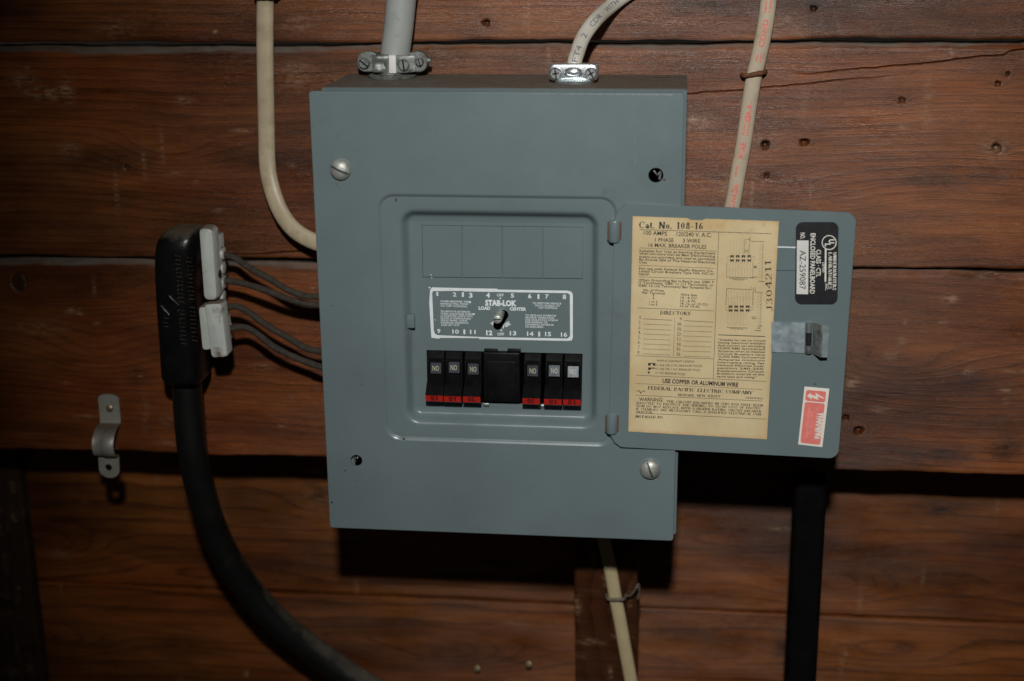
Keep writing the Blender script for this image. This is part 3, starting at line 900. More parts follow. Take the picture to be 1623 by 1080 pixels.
mb.add([p + Vector((0, .0012, 0)) for p in whole_ko], [(0, 1, 2, 3)], 0)
for px, py in ((683, 436), (684.5, 440.5)): chip(px, py, .0005, 1, EPS - .0002, 1, mb)
chip(681, 456, .0006, 1, EPS - .0002, 1, mb)
front = mb.build('dead_front', [M['grey_clean'], M['white_print']], panel)
for i, q in enumerate(kos):
    mb = MB()
    c = sum(q, Vector()) / 4
    def ins(t, y): return [p + (c - p).normalized() * t * 1.35 + Vector((0, y, 0)) for p in q]
    mb.loft([ins(.00034, .0012), ins(.00034, .0002), ins(.0006, -.0001)], 0, True, True)
    mb.build('knockout_plate', M['grey_clean'], front)

# printed legend of the dead front
mb = MB()
n_ = FRONT
def dl(s, x0, x1, y, h, bold=0.0, dy=None, **k):
    dy = (x1 - x0) * .021 if dy is None else dy
    lettering(mb, s, DF(*z2(x0, y)), DF(*z2(x1, y + dy)), h / 6.011 * PXM, n_, 0, bold=bold, **k)
outer_f = [(150, 95), (450, 102), (770, 108), (775, 116), (1440, 126), (1475, 135), (1490, 160), (1490, 575), (1480, 600), (1440, 605),
           (600, 588), (595, 578), (225, 576), (215, 584), (143, 575), (140, 540), (122, 240), (130, 120)]
inner_f = [(158, 130), (440, 128), (450, 133), (1440, 150), (1462, 165), (1464, 560), (1440, 582), (620, 568), (200, 550), (175, 535),
           (165, 500), (152, 200), (150, 150)]
mb.fill([[DF(*z2(*p), .0002) for p in outer_f], [DF(*z2(*p), .0002) for p in inner_f]], 0)
for s, xc, y, wd, h in (('1', 200, 175, 16, 38), ('2', 365, 180, 34, 38), ('3', 519, 191, 34, 44), ('4', 683, 190, 36, 44), ('5', 915, 190, 32, 38),
                        ('6', 1080, 197, 34, 40), ('7', 1243, 198, 34, 38), ('8', 1410, 205, 34, 42), ('9', 214, 528, 32, 38), ('10', 374, 533, 62, 38),
                        ('11', 538, 536, 54, 38), ('12', 695, 548, 60, 44), ('13', 921, 550, 62, 40), ('14', 1085, 555, 62, 40), ('15', 1255, 558, 58, 40),
                        ('16', 1407, 563, 60, 40)):
    dl(s, xc - wd / 2, xc + wd / 2, y, h, .028 if s not in ('4', '12', '3') else .045)
dl('OFF', 766, 832, 180, 26, .02); dl('OFF', 772, 836, 552, 27, .02)
for x, y, w_, h_ in ((443, 163, 20, 44), (1163, 182, 18, 46), (457, 518, 18, 44), (1170, 540, 18, 46), (800, 199, 15, 13), (809, 504, 15, 15)):
    rule(mb, DF(*z2(x, y - h_ / 2)), DF(*z2(x, y + h_ / 2)), w_ / 6.011 * PXM, n_, 0)
dl('STAB-LOK', 655, 955, 266, 52, .055)
dl('LOAD', 593, 705, 306, 31, .05); dl('CENTER', 890, 1046, 313, 29, .045)
for s, x0, x1, y in (('WHEN BREAKER TRIPS', 228, 518, 234), ('HANDLE WILL MOVE', 228, 492, 257), ('TO "OFF" POSITION.', 230, 485, 280),
                     ('TO REMOVE INTERIOR', 230, 512, 330), ('TURN ADJUSTING SCREW', 230, 556, 352), ('CLOCKWISE UNTIL MTG.', 230, 540, 373),
                     ('PLATE IS DISENGAGED', 232, 522, 395), ('FROM BARS. SLIDE', 233, 484, 416), ('INTERIOR SIDEWAYS', 234, 496, 438), ('AND LIFT OUT.', 235, 414, 460),
                     ('TO RESTORE SERVICE', 1104, 1380, 252), ('MOVE HANDLE TO', 1130, 1364, 275), ('"ON" POSITION.', 1156, 1346, 297),
                     ('TO REPLACE INTERIOR', 1038, 1333, 367), ('REVERSE OPERATION', 1038, 1312, 389), ('USE ADJUSTING SCREW', 1038, 1350, 411),
                     ('FOR RAISING OR', 1038, 1252, 433), ('LOWERING INTERIOR', 1038, 1310, 455), ('AS REQUIRED.', 1038, 1216, 477)):
    dl(s, x0, x1, y, 17, .012)
for s, x, y, ang in (('R', 706, 438, 50), ('I', 822, 484, 14), ('S', 846, 474, -20), ('E', 872, 460, -26)):
    a = DF(*z2(x, y)); wd = (.0034 if s in 'RSE' else .0010)
    d = Vector((math.cos(RAD(-ang)), 0, math.sin(RAD(-ang))))
    lettering(mb, s, a, a + d * wd * .8, .0030, n_, 0, bold=.03)
# spilled dots of white paint
for x, y, r in ((125, 98, .0009), (510, 238, .0010), (545, 350, .0011), (178, 405, .0005), (455, 533, .0006)):
    c = DF(*z2(x, y), .00025)
    mb.add([c + X1 * (r * math.cos(a)) + Z1 * (r * .7 * math.sin(a)) for a in [i * math.pi / 4 for i in range(8)]], [tuple(range(8))], 0)
mb.build('printed_legend', M['white_print'], front, recalc=False)

# adjusting screw in the slot
mb = MB()
s1 = S(*z2(770, 404), -.006)
s0 = Vector((s1.x, .05, s1.z))
rings = []
ns = 26
for i in range(ns + 1):
    y = .05 + (-.0045 - .05) * i / ns
    rings.append(circ(Vector((s1.x, y, s1.z)), X1, Z1, .0037 + (.00018 if i % 2 else -.00018), 20))
rings += [circ(Vector((s1.x, -.0056, s1.z)), X1, Z1, .0033, 20), circ(Vector((s1.x, -.0060, s1.z)), X1, Z1, .0026, 20)]
mb.loft(rings, 0, True, True)
mb.add([Vector((s1.x, -.0061, s1.z)) + p for p in (Vector((-.0030, 0, -.0002)), Vector((.0030, 0, .0001)), Vector((.0030, 0, .0009)), Vector((-.0030, 0, .0006)))], [(0, 1, 2, 3)], 1)
mb.build('adjusting_screw', [M['screw'], M['cavity']], front)

# --- breakers
mb = MB()   # black plate, its colour stands in for the shade inside the box
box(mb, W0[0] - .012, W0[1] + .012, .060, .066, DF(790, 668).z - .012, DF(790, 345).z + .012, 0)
mb.build('shade_plate', M['cavity'], panel)

BRK = [(677.0, 703.0, 555.6, 635.0), (705.0, 733.0, 556.6, 636.0), (735.2, 763.5, 557.2, 637.2), (829.0, 858.5, 559.6, 639.8), (864.0, 892.3, 560.6, 641.0), (893.4, 922.8, 561.2, 641.8)]
TAGY = [575.2, 574.2, 576.8, 579.5, 579.2, 580.6]
RATE = ['15', '15', '20', '20', '15', '15']
BW = .01535
def make_breaker(cx, ztop, rate, tilt, tagdz):
    """breaker: black body with stepped face, foil ON tag, wedge handle with red end"""
    x0, x1 = cx - BW / 2 + .0002, cx + BW / 2 - .0002
    mb = MB()
    yf = .0070
    prof = [(yf + .034, ztop - .001), (yf + .004, ztop - .001), (yf + .0016, ztop - .0040), (yf, ztop - .0062), (yf - .0004, ztop - .028),
            (yf + .001, ztop - .0385), (yf + .034, ztop - .0390)]
    rings = []
    for x, ins in ((x0, .0010), (x0 + .0008, 0), (x1 - .0008, 0), (x1, .0010)):
        rings.append([Vector((x, y + (ins if y < .03 else 0), z)) for y, z in prof])
    mb.loft(rings, 0, True, True)
    # side cheeks that frame the tag
    for xa, xb_ in ((x0 + .0003, x0 + .0022), (x1 - .0022, x1 - .0003)):
        box(mb, xa, xb_, yf - .0012, yf + .002, ztop - .0268, ztop - .0075, 0, .0005)
    o = mb.build('circuit_breaker', [M['bakelite']], panel)
    # handle
    mb = MB()
    ha, hb = ztop - .0262, ztop - .0412
    yh = -.0050
    prof = [(yf + .001, ha), (yf - .0030, ha - .0010), (yh + .0012, hb + .0068), (yh, hb + .0058), (yh + .0010, hb + .0004), (yh + .0030, hb - .0010), (yf + .001, hb + .0020)]
    rings = []
    for x, ins in ((x0 - .00010, .0003), (x0 + .0002, 0), (x1 - .0002, 0), (x1 + .00010, .0003)):
        rings.append([Vector((x, min(y + ins, yf + .001), z)) for y, z in prof])
    mb.loft(rings, 0, True, True)
    a, b_, c, d = Vector((x0 + .0001, yh - .0002, hb + .0057)), Vector((x1 - .0001, yh - .0002, hb + .0057)), Vector((x1 - .0001, yh + .0008, hb + .0004)), Vector((x0 + .0001, yh + .0008, hb + .0004))
    mb.add([a, b_, c, d], [(0, 1, 2, 3)], 1)
    nn = (b_ - a).cross(d - a).normalized()
    if nn.y > 0: nn = -nn
    zc = hb + .0051
    lettering(mb, rate, Vector((cx + .0030, yh - .0001, zc)), Vector((cx - .0034, yh - .0001, zc)), .0036, nn, 2, bold=.05)
    mb.build('toggle_handle', [M['bakelite'], M['red'], M['dim_ink']], o)
    # foil tag
    mb = MB()
    tz = tagdz
    hw, hh = .0045, .0046
    R_ = Matrix.Rotation(tilt, 3, 'X') @ Matrix.Rotation(RAD(random.uniform(-2, 2)), 3, 'Z')
    tc = Vector((cx + .0004, yf - .0016 - .5 * hh * abs(math.sin(tilt)), tz))
    q = [tc + R_ @ Vector(p) for p in ((-hw, 0, -hh), (hw, 0, -hh), (hw, 0, hh), (-hw, 0, hh))]
    nn = R_ @ Vector((0, -1, 0))
    mb.add(q + [p - nn * .0016 for p in q], [(0, 1, 2, 3), (4, 7, 6, 5), (0, 4, 5, 1), (1, 5, 6, 2), (2, 6, 7, 3), (3, 7, 4, 0)], 0)
    ox = random.uniform(-.0004, .0006)
    lettering(mb, 'ON', tc + R_ @ Vector((.0029 + ox, 0, .0021)), tc + R_ @ Vector((-.0027 + ox, 0, .0021)), .0043, nn, 1, bold=.02)
    mb.build('on_tag', [M['tag'], M['tag_ink']], o, recalc=False)
    return o
tilts = [-.10, -.12, -.06, -.10, -.30, -.345]
brk_lab = ['first breaker from the left, red 15 tag', 'second breaker from the left, red 15 tag', 'breaker left of the blank filler, red 20 tag',
           'breaker right of the blank filler, red 20 tag', 'breaker with shiny on tag, second from the right', 'breaker at the far right with the brightest on tag']
for (a, b_, t, bo), ty, rt, tl, lab in zip(BRK, TAGY, RATE, tilts, brk_lab):
    cx = (S(a, t, .007).x + S(b_, t, .007).x) / 2
    o = make_breaker(cx, S((a + b_) / 2, t, .009).z, rt, tl, S((a + b_) / 2, ty + 8.5, .0054).z)
    o['label'] = lab
# blank filler between them
mb = MB()
fa, fb = S(765.5, 558.5, .0060), S(824.5, 638.5, .0060)
box(mb, fa.x, fb.x, .0055, .036, fb.z, fa.z, 0, .0012)
for xa, xb_ in ((767, 788.5), (804, 825)):
    pa, pb = S(xa, 554, .008), S(xb_, 560, .008)
    box(mb, pa.x, pb.x, .0078, .0112, pb.z, pa.z, 0, .0006)
box(mb, fa.x + .003, fb.x - .003, .0049, .0065, fb.z + .004, fa.z - .0075, 0, .0005)
mb.build('blank_filler', M['bakelite'], panel)
# bright bus stabs seen under the breakers
for px, py in ((771.0, 640.5), (858.5, 642.8)):
    mb = MB()
    c = S(px, py, .0112)
    box(mb, c.x - .0026, c.x + .0026, .0092, .0135, c.z - .0016, c.z + .0012, 0, .0006)
    mb.build('bus_clip', M['zinc'], panel)

# --- cover screws
def cover_screw(px, py, ang, R=.0088):
    c = S(px, py, 0)
    mb = MB()
    rings = []
    for k in range(9):
        a = k / 8 * math.pi / 2
        rings.append(circ(c + Vector((0, -.0012 - .0052 * math.sin(a), 0)), X1, Z1, max(R * math.cos(a), .0002), 32))
    mb.loft([circ(c, X1, Z1, R * .985, 32)] + rings, 0, True, True)
    o = mb.build('cover_screw', M['screw'], panel, sharp=60)
    # slot drawn on the head: dark strip as shade, bright strip as lit wall
    mb = MB()
    d = Vector((math.cos(ang), 0, math.sin(ang))); e = Vector((-d.z, 0, d.x))
    pts = []
    for k in range(9):
        t = -R * .97 + 2 * R * .97 * k / 8
        y = -.0012 - .0052 * math.sqrt(max(0, 1 - (t / R) ** 2)) - .00022
        pts.append(c + d * t + Vector((0, y, 0)))
    wv = .00085
    A = [p + e * wv for p in pts]; B = [p + e * .0001 for p in pts]; C_ = [p - e * wv for p in pts]
    mb.add(A + B, [(i, i + 1, i + 10, i + 9) for i in range(8)], 0)
    mb.add([p + Vector((0, -.0001, 0)) for p in B] + C_, [(i, i + 1, i + 10, i + 9) for i in range(8)], 1)
    mb.build('screw_slot', [M['cavity'], M['zinc']], o, recalc=False)
    return o
cover_screw(540, 268.5, RAD(-25))
cover_screw(1030.5, 743, RAD(-70))
# bent speed clips seen inside the two empty holes
for hc, r, fl in ((holeA, .0060, 1), (holeB, .0051, -1)):
    mb = MB()
    p = [hc + Vector((x * r * fl, .0045 + y, z * r)) for x, y, z in ((-.3, .002, .55), (.15, 0, .0), (.6, .0, .5), (.75, 0, .2), (.62, .001, -.8), (.3, .001, -.7), (.42, 0, -.05), (.1, .001, -.25), (-.45, .002, .45))]
    q = [x + Vector((0, .0008, 0)) for x in p]
    mb.add(p + q, [tuple(range(9)), tuple(range(17, 8, -1))] + [(i, (i + 1) % 9, 9 + (i + 1) % 9, 9 + i) for i in range(9)], 0)
    mb.build('speed_clip', M['galv'], panel)

# --- door, swung open and leaning on the cover's right edge
DX0 = S(975, 500, -.0042).x
DS = 0.052
DN = Vector((DS, -1, 0)).normalized()
def D(px, py, off=0.0):
    v = ray(px, py)
    # plane: Y = -.0042 + (X-DX0)*DS - off
    t = (-.0042 - off + (CAM.x - DX0) * DS - CAM.y) / (v.y - v.x * DS)
    return CAM + v * t
def arc_px(c, r, a0, a1, n=7):
    return [(c[0] + r * math.cos(RAD(a0 + (a1 - a0) * i / n)), c[1] - r * math.sin(RAD(a0 + (a1 - a0) * i / n))) for i in range(n + 1)]
door_px = [(973.5, 352), (978, 338), (985, 329), (994, 323)] + [(1060, 326)] + arc_px((1340, 354), 17, 88, 2, 7) + [(1331, 700)] + \
          arc_px((1314, 711), 16, -5, -88, 7) + [(984, 709.5), (974, 702), (967, 690), (965, 680)]
dpts = [D(*p) for p in door_px]
dc = sum(dpts, Vector()) / len(dpts)
mb = MB()
def dins(t, off):
    out = []
    n = len(dpts)
    for i, p in enumerate(dpts):
        a, b_ = dpts[i - 1], dpts[(i + 1) % n]
        tang = (b_ - a).normalized()
        nn = DN.cross(tang)
        if nn.dot(dc - p) < 0: nn = -nn
        out.append(p + nn * t + DN * off)
    return out
mb.loft([dins(.0002, -.0030), dins(0, -.0026), dins(0, -.0004), dins(.0004, 0)], 0)
mb.fill([dins(.0004, 0)], 0)
mb.fill([dins(.0002, -.0030)], 0)
def u4(X, Y): return (1200 + X / 5.682, 330 + Y / 5.682)
def u5(X, Y): return (1200 + X / 4.5, 490 + Y / 4.5)
# a paint run, a scribed line and a dark fleck on the door's inner face
rule(mb, D(*u4(180, 350)), D(*u4(350, 355)), .0010, DN, 1)
rule(mb, D(*u4(170, 562)), D(*u4(350, 563)), .0004, DN, 2)
rule(mb, D(*u5(405, 533)), D(*u5(418, 538)), .0008, DN, 2)
door = mb.build('door', [M['grey_clean'], M['white_print'], M['plate_black']], panel, sharp=25)
tag(door, 'open door showing its inner face with the yellowed paper label')

# hinges
for (xa, ya, xb_, yb) in ((974.5, 349.5, 973.5, 384), (970.5, 656, 969.5, 687)):
    mb = MB()
    a, b_ = S(xa, ya, -.0030), S(xb_, yb, -.0030)
    R = .0048
    ax = (b_ - a).normalized()
    s_, nr = X1, FRONT
    rings = []
    L = (b_ - a).length
    for t, r in ((0, R * .80), (.0004, R * .93), (.0012, R), (L - .0012, R), (L - .0004, R * .93), (L, R * .80)):
        rings.append(circ(a + ax * t, s_, nr, r, 20, r * .9))
    mb.loft(rings, 0, True, True)
    c = (a + b_) / 2
    for sgn in (-1, 1):
        xx = c.x + sgn * (R + .0004)
        mb.add([(xx - .0005, c.y - .0014, a.z - .001), (xx + .0005, c.y - .0014, a.z - .001), (xx + .0005, c.y - .0014, b_.z + .002), (xx - .0005, c.y - .0014, b_.z + .002)], [(0, 1, 2, 3)], 1)
    mb.build('hinge', [M['grey_clean'], M['rust']], panel)

# paper label
def z3(X, Y): return (980 + X / 6.0, 330 + Y / 6.0)
def z4(X, Y): return (980 + X / 5.4, 510 + Y / 5.4)
mb = MB()
cTL, cTR, cBR, cBL = D(1002.8, 342.8), D(1234.5, 351), D(1215.5, 696.5), D(996, 684)
NU, NV = 40, 56
grid, edge = [], []
for j in range(NV + 1):
    for i in range(NU + 1):
        u, v = i / NU, j / NV
        p = (cTL * (1 - u) + cTR * u) * (1 - v) + (cBL * (1 - u) + cBR * u) * v
        p = p + DN * (.00022 + .00006 * math.sin(u * 9 + v * 3) * math.sin(v * 11))
        if j == 0 and 16 <= i <= 19: p = p - Vector((0, 0, .0014))       # torn notch in the top edge
        p = p + DN * (.00012 * math.exp(-((v - .62 + .1 * u) / .008) ** 2))
        grid.append(p)
        e = min(u * .123, (1 - u) * .123, (1 - v) * .184, v * .184 * 2)
        k = max(0.0, 1 - e / .0035)
        if j <= 2 and 15 <= i <= 25: k = 1.0
        edge.append(k)
mb.add(grid, [(j * (NU + 1) + i, j * (NU + 1) + i + 1, (j + 1) * (NU + 1) + i + 1, (j + 1) * (NU + 1) + i) for j in range(NV) for i in range(NU)], 0)
ngrid = len(grid)
PL = .00042
def pt(s, f, x0, y0, x1, y1, h, style='sans', bold=0.0):
    sc = 6.0 if f is z3 else 5.4
    lettering(mb, s, D(*f(x0, y0)), D(*f(x1, y1)), h / sc * PXM, DN, 1, style, bold, PL)
def pr(f, x0, y0, x1, y1, th=3.0, fg=None):
    sc = 6.0 if f is z3 else 5.4
    rule(mb, D(*f(x0, y0)), D(*(fg or f)(x1, y1)), th / sc * PXM, DN, 1, PL)
pt('Cat. No. 108-16', z3, 197, 190, 803, 203, 62, 'serif', .01)
pr(z3, 200, 203, 1455, 243, 4)
pt('100 AMPS', z3, 240, 252, 463, 262, 38, bold=.01); pt('120/240 V. A.C.', z3, 553, 265, 885, 275, 38, bold=.01)
pt('1 PHASE', z3, 347, 318, 525, 322, 34, bold=.01); pt('3 WIRE', z3, 612, 325, 777, 330, 34, bold=.01)
pt('16 MAX. BREAKER POLES', z3, 287, 367, 836, 387, 35, bold=.01)
pr(z3, 198, 378, 932, 410); pr(z3, 955, 232, 812, 490, 4, z4)
for s, x0, y0, x1, y1 in (('Suitable For Use as Service Equipment', 198, 415, 922, 440), ('when not more than six Main Disconnecting', 198, 440, 918, 468),
                          ('means are provided, and used as permitted', 198, 470, 918, 497), ('By Article 384 of The National Electrical', 198, 497, 918, 527),
                          ('Code.', 196, 525, 276, 528), ('For use with Federal Pacific Electric Co.', 198, 583, 905, 608), ('Listed Circuit Breakers Type NA, NC or', 196, 608, 912, 635),
                          ('NAGF.', 196, 637, 298, 641), ("When Grounding Bar is Req'd use: GBK 7", 192, 692, 907, 715), ('(7 Terminals), GBK 11 (11 Terminals), or', 190, 718, 907, 743),
                          ('GBK 16 (16 Terminals) Bar Suitable for:', 190, 745, 884, 770), ('No. of Wires', 240, 788, 432, 795), ('Per Terminal', 228, 813, 440, 822),
                          ('1 or 2', 295, 896, 370, 900), ('1 or 3', 291, 924, 368, 928), ('Wire Size', 592, 832, 748, 838), ('14 - 6 CU', 592, 860, 742, 866),
                          ('12 - 6 AL', 590, 888, 738, 894), ('14, 12, or 10 CU', 588, 915, 848, 927), ('12 or 10 AL', 588, 940, 776, 948)):
    pt(s, z3, x0, y0, x1, y1, 21, bold=.014)
pt('1', z3, 330, 840, 338, 840, 20); pt('1', z3, 330, 868, 338, 868, 20)
pr(z3, 183, 543, 915, 572); pr(z3, 190, 652, 920, 680); pr(z3, 180, 948, 908, 977, 3.5)
pt('DIRECTORY', z3, 397, 1010, 692, 1019, 34, 'serif', .01)
pt('1.', z3, 200, 1052, 222, 1053, 30, 'serif'); pt('9.', z3, 583, 1067, 612, 1068, 30, 'serif')
pr(z3, 240, 1052, 510, 1066, 4); pr(z3, 625, 1070, 905, 1084, 4)
for i in range(7):
    y = 18 + 42.4 * i
    x = 172 - 1.4 * i
    pt('%d.' % (i + 2), z4, x, y, x + 22, y + 1, 27, 'serif')
    # dotted writing line
    for k in range(12):
        a, b_ = k / 12, (k + .82) / 12
        xa = 218 - 2 * i
        pr(z4, xa + 238 * a, y + 2 + 10 * a, xa + 238 * b_, y + 2 + 10 * b_, 3.2)
    y2 = 32 + 43 * i
    pt('%d.' % (i + 10), z4, 505 - 1.2 * i, y2, 545 - 1.2 * i, y2 + 2, 27, 'serif')
    for k in range(12):
        a, b_ = k / 12, (k + .82) / 12
        xa = 563 - 2 * i
        pr(z4, xa + 242 * a, y2 + 4 + 8 * a, xa + 242 * b_, y2 + 4 + 8 * b_, 3.2)
pr(z3, 538, 1040, 470, 296, 2.5, z4)
pr(z4, 150, 290, 815, 318)
pt('WIRING DIAGRAM LEGEND', z4, 328, 341, 650, 350, 18)
for s, x1, y0, y1 in (('=1 NA OR 2 NC BREAKER POLES', 718, 379, 387), ('=1 NA OR 1 NC BREAKER POLE', 698, 410, 422), ('=1 NC BREAKER POLE', 568, 443, 457)):
    pt(s, z4, 318, y0, x1, y1, 17)
def blk(f, x0, y0, x1, y1): pr(f, x0, (y0 + y1) / 2, x1, (y0 + y1) / 2 + (x1 - x0) * .04, y1 - y0)
blk(z4, 255, 352, 318, 360); blk(z4, 255, 360, 275, 376); blk(z4, 296, 360, 316, 376)
blk(z4, 255, 391, 316, 399); blk(z4, 255, 399, 278, 412); blk(z4, 253, 425, 268, 443)
pr(z4, 150, 457, 1265, 511, 3)
pt('USE COPPER OR ALUMINUM WIRE', z4, 377, 522, 1025, 557, 36, bold=.03)
pr(z4, 150, 528, 1235, 580, 2.5)
pt('FEDERAL PACIFIC ELECTRIC COMPANY', z4, 252, 580, 1150, 622, 29, 'serif', .01)
pt('"V"', z4, 155, 612, 228, 615, 25, 'serif')
pt('NEWARK, NEW JERSEY', z4, 510, 635, 875, 648, 20, 'serif')
pt('V888SFW12', z4, 1085, 658, 1238, 664, 15, 'serif')
pr(z4, 148, 628, 1230, 678)
pt('WARNING:', z4, 177, 678, 383, 684, 32, bold=.01)
for s, x0, y0, x1, y1 in (('THE CIRCUIT BREAKERS IN THIS BOX HAVE BEEN', 412, 690, 1238, 726), ('SELECTED TO PROTECT THE WIRING. TO AVOID LOSS OF PROTEC-', 150, 703, 1233, 751),
                          ('TION DO NOT REPLACE WITH A HIGHER RATING CIRCUIT BREAKER.', 150, 729, 1230, 778), ('IF CHANGES ARE NECESSARY CALL A QUALIFIED ELECTRICAL CON-', 150, 754, 1233, 803),
                          ('TRACTOR.', 150, 779, 296, 784)):
    pt(s, z4, x0, y0, x1, y1, 19, 'serif', .005)
pr(z4, 148, 780, 1263, 833)
pt('INSTALLED BY:', z4, 145, 820, 384, 829, 21, 'serif', .02)
pr(z4, 855, 112, 1258, 127, 6)
rc = ['"Suitable for use on circuits', 'having maximum available', 'fault current not exceeding', '10,000 RMS Symmetrical', 'Amperes when all installed', 'Circuit Breakers have',
      '10,000 RMS Symmetrical', 'Amperes minimum', 'interrupting rating. See', 'National Electrical Code,', 'section 240-250.', 'Replacement Circuit', 'Breakers must be of the', 'same type and rating."']
for i, s in enumerate(rc):
    pt(s, z4, 856 - i, 162 + 24.1 * i, (1258 if i < 13 else 1195) - i * .9, 171 + 24.1 * i, 17, bold=.012)
# stamped serial number, turned on its side
lettering(mb, 'J304211', D(*z3(1466, 978)), D(*z3(1450, 500)), 54 / 6 * PXM, DN, 1, 'serif', -.020, PL)
# wiring diagrams
def dg(x0, y0, x1, y1, th=2.2): pr(z3, x0, y0, x1, y1, th)
for (bx0, by0, bx1, by1, rows, cols, sgn) in ((1032, 505, 1282, 655, (458, 498), (1082, 1135, 1190, 1245), 1), (1022, 765, 1280, 925, (937, 973), (1068, 1120, 1174, 1230), -1)):
    if sgn > 0:
        dg(bx0, by0, bx0 - 4, by1, 3); dg(bx1, by0 + 8, bx1 - 4, by1 + 8, 3); dg(bx0 - 4, by1, bx1, by1 + 8, 4); dg(bx1 - 20, by1 + 5, bx1 + 35, by1, 5)
    else:
        dg(bx0 + 8, by0, bx1 - 15, by0 + 10, 4); dg(bx0 + 8, by0, bx0, by1, 4); dg(bx1 + 4, by0 - 10, bx1 - 2, by1, 4); dg(bx1 - 15, by0 + 10, bx1 - 15, by0 - 15, 3)
        dg(bx1 + 20, by0 - 15, bx1 + 20, by0 + 32, 4); dg(bx1 + 20, by0 + 32, bx1 + 95, by0 + 38, 4)
    for y in rows:
        for x in cols:
            blk(z3, x - 18, y - 11, x + 18, y + 3); blk(z3, x - 15, y + 3, x - 5, y + 13); blk(z3, x + 5, y + 3, x + 15, y + 13)
    for cx_ in (cols[0] - 32, cols[-1] + 38):
        c = D(*z3(cx_, rows[0] + 20))
        pts = [c + (D(*z3(cx_ + 17, rows[0] + 20)) - c) * math.cos(a) + Vector((0, 0, .0015)) * math.sin(a) for a in [i * math.pi / 5 for i in range(10)]]
        for i in range(10): rule(mb, pts[i], pts[(i + 1) % 10], .00014, DN, 1, PL)
    y0, y1 = ((by0 + 5, by1 - 3) if sgn > 0 else (by0 + 18, by1 + 5))
    for i in range(8):
        x = bx0 + 28 + i * 28
        dg(x, y0, x - 10, (y0 + y1) / 2 - 12, 1.4); dg(x - 10, (y0 + y1) / 2 - 12, x + 8, (y0 + y1) / 2, 1.4); dg(x + 8, (y0 + y1) / 2, x - 3, (y0 + y1) / 2 + 14, 1.4); dg(x - 3, (y0 + y1) / 2 + 14, x - 3, y1, 1.4)
    # outgoing conductors
    for i in range(6):
        x = cols[0] - 22 + i * 30
        if sgn > 0:
            for k in range(6): dg(x + 8 - k, 310 + k * 22, x + 5 - k, 322 + k * 22, 1.4)
        else:
            for k in range(5): dg(x - k, 1000 + k * 25, x - 8 - k, 1016 + k * 25, 1.4)
for xa, ya, xb_, yb, th in ((1200, 300, 1195, 440, 3), (1200, 300, 1245, 296, 3), (1250, 280, 1250, 320, 6), (1258, 315, 1390, 320, 4), (1248, 330, 1240, 440, 3), (1200, 400, 1240, 402, 3), (1205, 415, 1235, 416, 5)):
    dg(xa, ya, xb_, yb, th)
for i in range(26):
    for xo, y0 in ((1345, 340), (1328, 812)):
        yy = y0 + i * 13
        dg(xo + 20 - i * .4, yy, xo + 38 - i * .4, yy + 1, 2.2)
        if i % 2 == 0: dg(xo - 2 - i * .4, yy + 4, xo + 10 - i * .4, yy + 5, 2.5)
for x0, x1, y, h in ((1060, 1235, 668, 8), (1090, 1200, 680, 7), (1335, 1390, 695, 9), (1290, 1325, 560, 30), (1265, 1310, 1035, 10), (1270, 1320, 1050, 9)):
    for k in range(int((x1 - x0) / 9)): dg(x0 + k * 9, y + k * .3, x0 + k * 9 + 6, y + k * .3, h * .8)
for x0, x1, y, h in ((928, 1110, 48, 8), (955, 1075, 60, 7), (1170, 1225, 75, 9), (1200, 1240, 35, 8), (1190, 1225, 55, 10)):
    for k in range(int((x1 - x0) / 9)): pr(z4, x0 + k * 9, y + k * .3, x0 + k * 9 + 6, y + k * .3, h * .8)
for i in range(7):
    for k in range(2): pr(z4, 945 + i * 29, 5 + k * 14 + i, 943 + i * 29, 14 + k * 14 + i, 1.6)
lab = mb.build('paper_label', [M['paper'], M['ink']], door, recalc=False, sharp=60)
at_ = lab.data.attributes.new('edge', 'FLOAT', 'POINT')
vals = np.zeros(len(lab.data.vertices), dtype=np.float32)
vals[:ngrid] = edge
at_.data.foreach_set('value', vals)

# black listing label
mb = MB()
def px_rr(f, x0, y0, x1, y1, r, skew=0.0, off=0.0, n=6):
    out = []
    for cx, cy, a0 in ((x1 - r, y0 + r, 0), (x0 + r, y0 + r, 90), (x0 + r, y1 - r, 180), (x1 - r, y1 - r, 270)):
        for i in range(n + 1):
            a = RAD(a0 + 90 * i / n)
            x, y = cx + r * math.cos(a), cy - r * math.sin(a)
            out.append(D(*f(x + skew * (y - y0), y)) + DN * off)
    return out
o1 = px_rr(u4, 349, 126, 733, 868, 62, -.012)
mb.loft([o1, [p + DN * .0003 for p in o1]], 0)
mb.fill([[p + DN * .0003 for p in o1]], 0)
def ut(s, x, y0, y1, h, m=1, bold=.022, style='sans'):
    lettering(mb, s, D(*u4(x, y0)), D(*u4(x - .012 * (y1 - y0), y1)), h / 5.682 * PXM, DN, m, style, bold, .0005)
ut("UNDERWRITERS'", 684, 398, 738, 29, style='serif')
ut('LABORATORIES', 643, 398, 726, 29, style='serif')
ut(', INC.', 614, 664, 742, 18)
ut('LISTED', 588, 489, 578, 17)
ut('CLASS \u00b7 CTL', 534, 374, 620, 38)
ut('ENCLOSED PANELBOARD', 482, 227, 772, 40)
ut('NO.', 390, 222, 278, 37)
rule(mb, D(*u4(617, 366)), D(*u4(614, 662)), 14 / 5.682 * PXM, DN, 1, .0005)
q = [D(*u4(*p)) + DN * .0005 for p in ((358, 290), (463, 291), (459, 775), (354, 773))]
mb.add(q, [(0, 1, 2, 3)], 2)
lettering(mb, 'AZ-259087', D(*u4(384, 380)), D(*u4(380, 730)), 52 / 5.682 * PXM, DN, 3, 'sans', 0.0, .0007)
cc = D(*u4(648, 310))
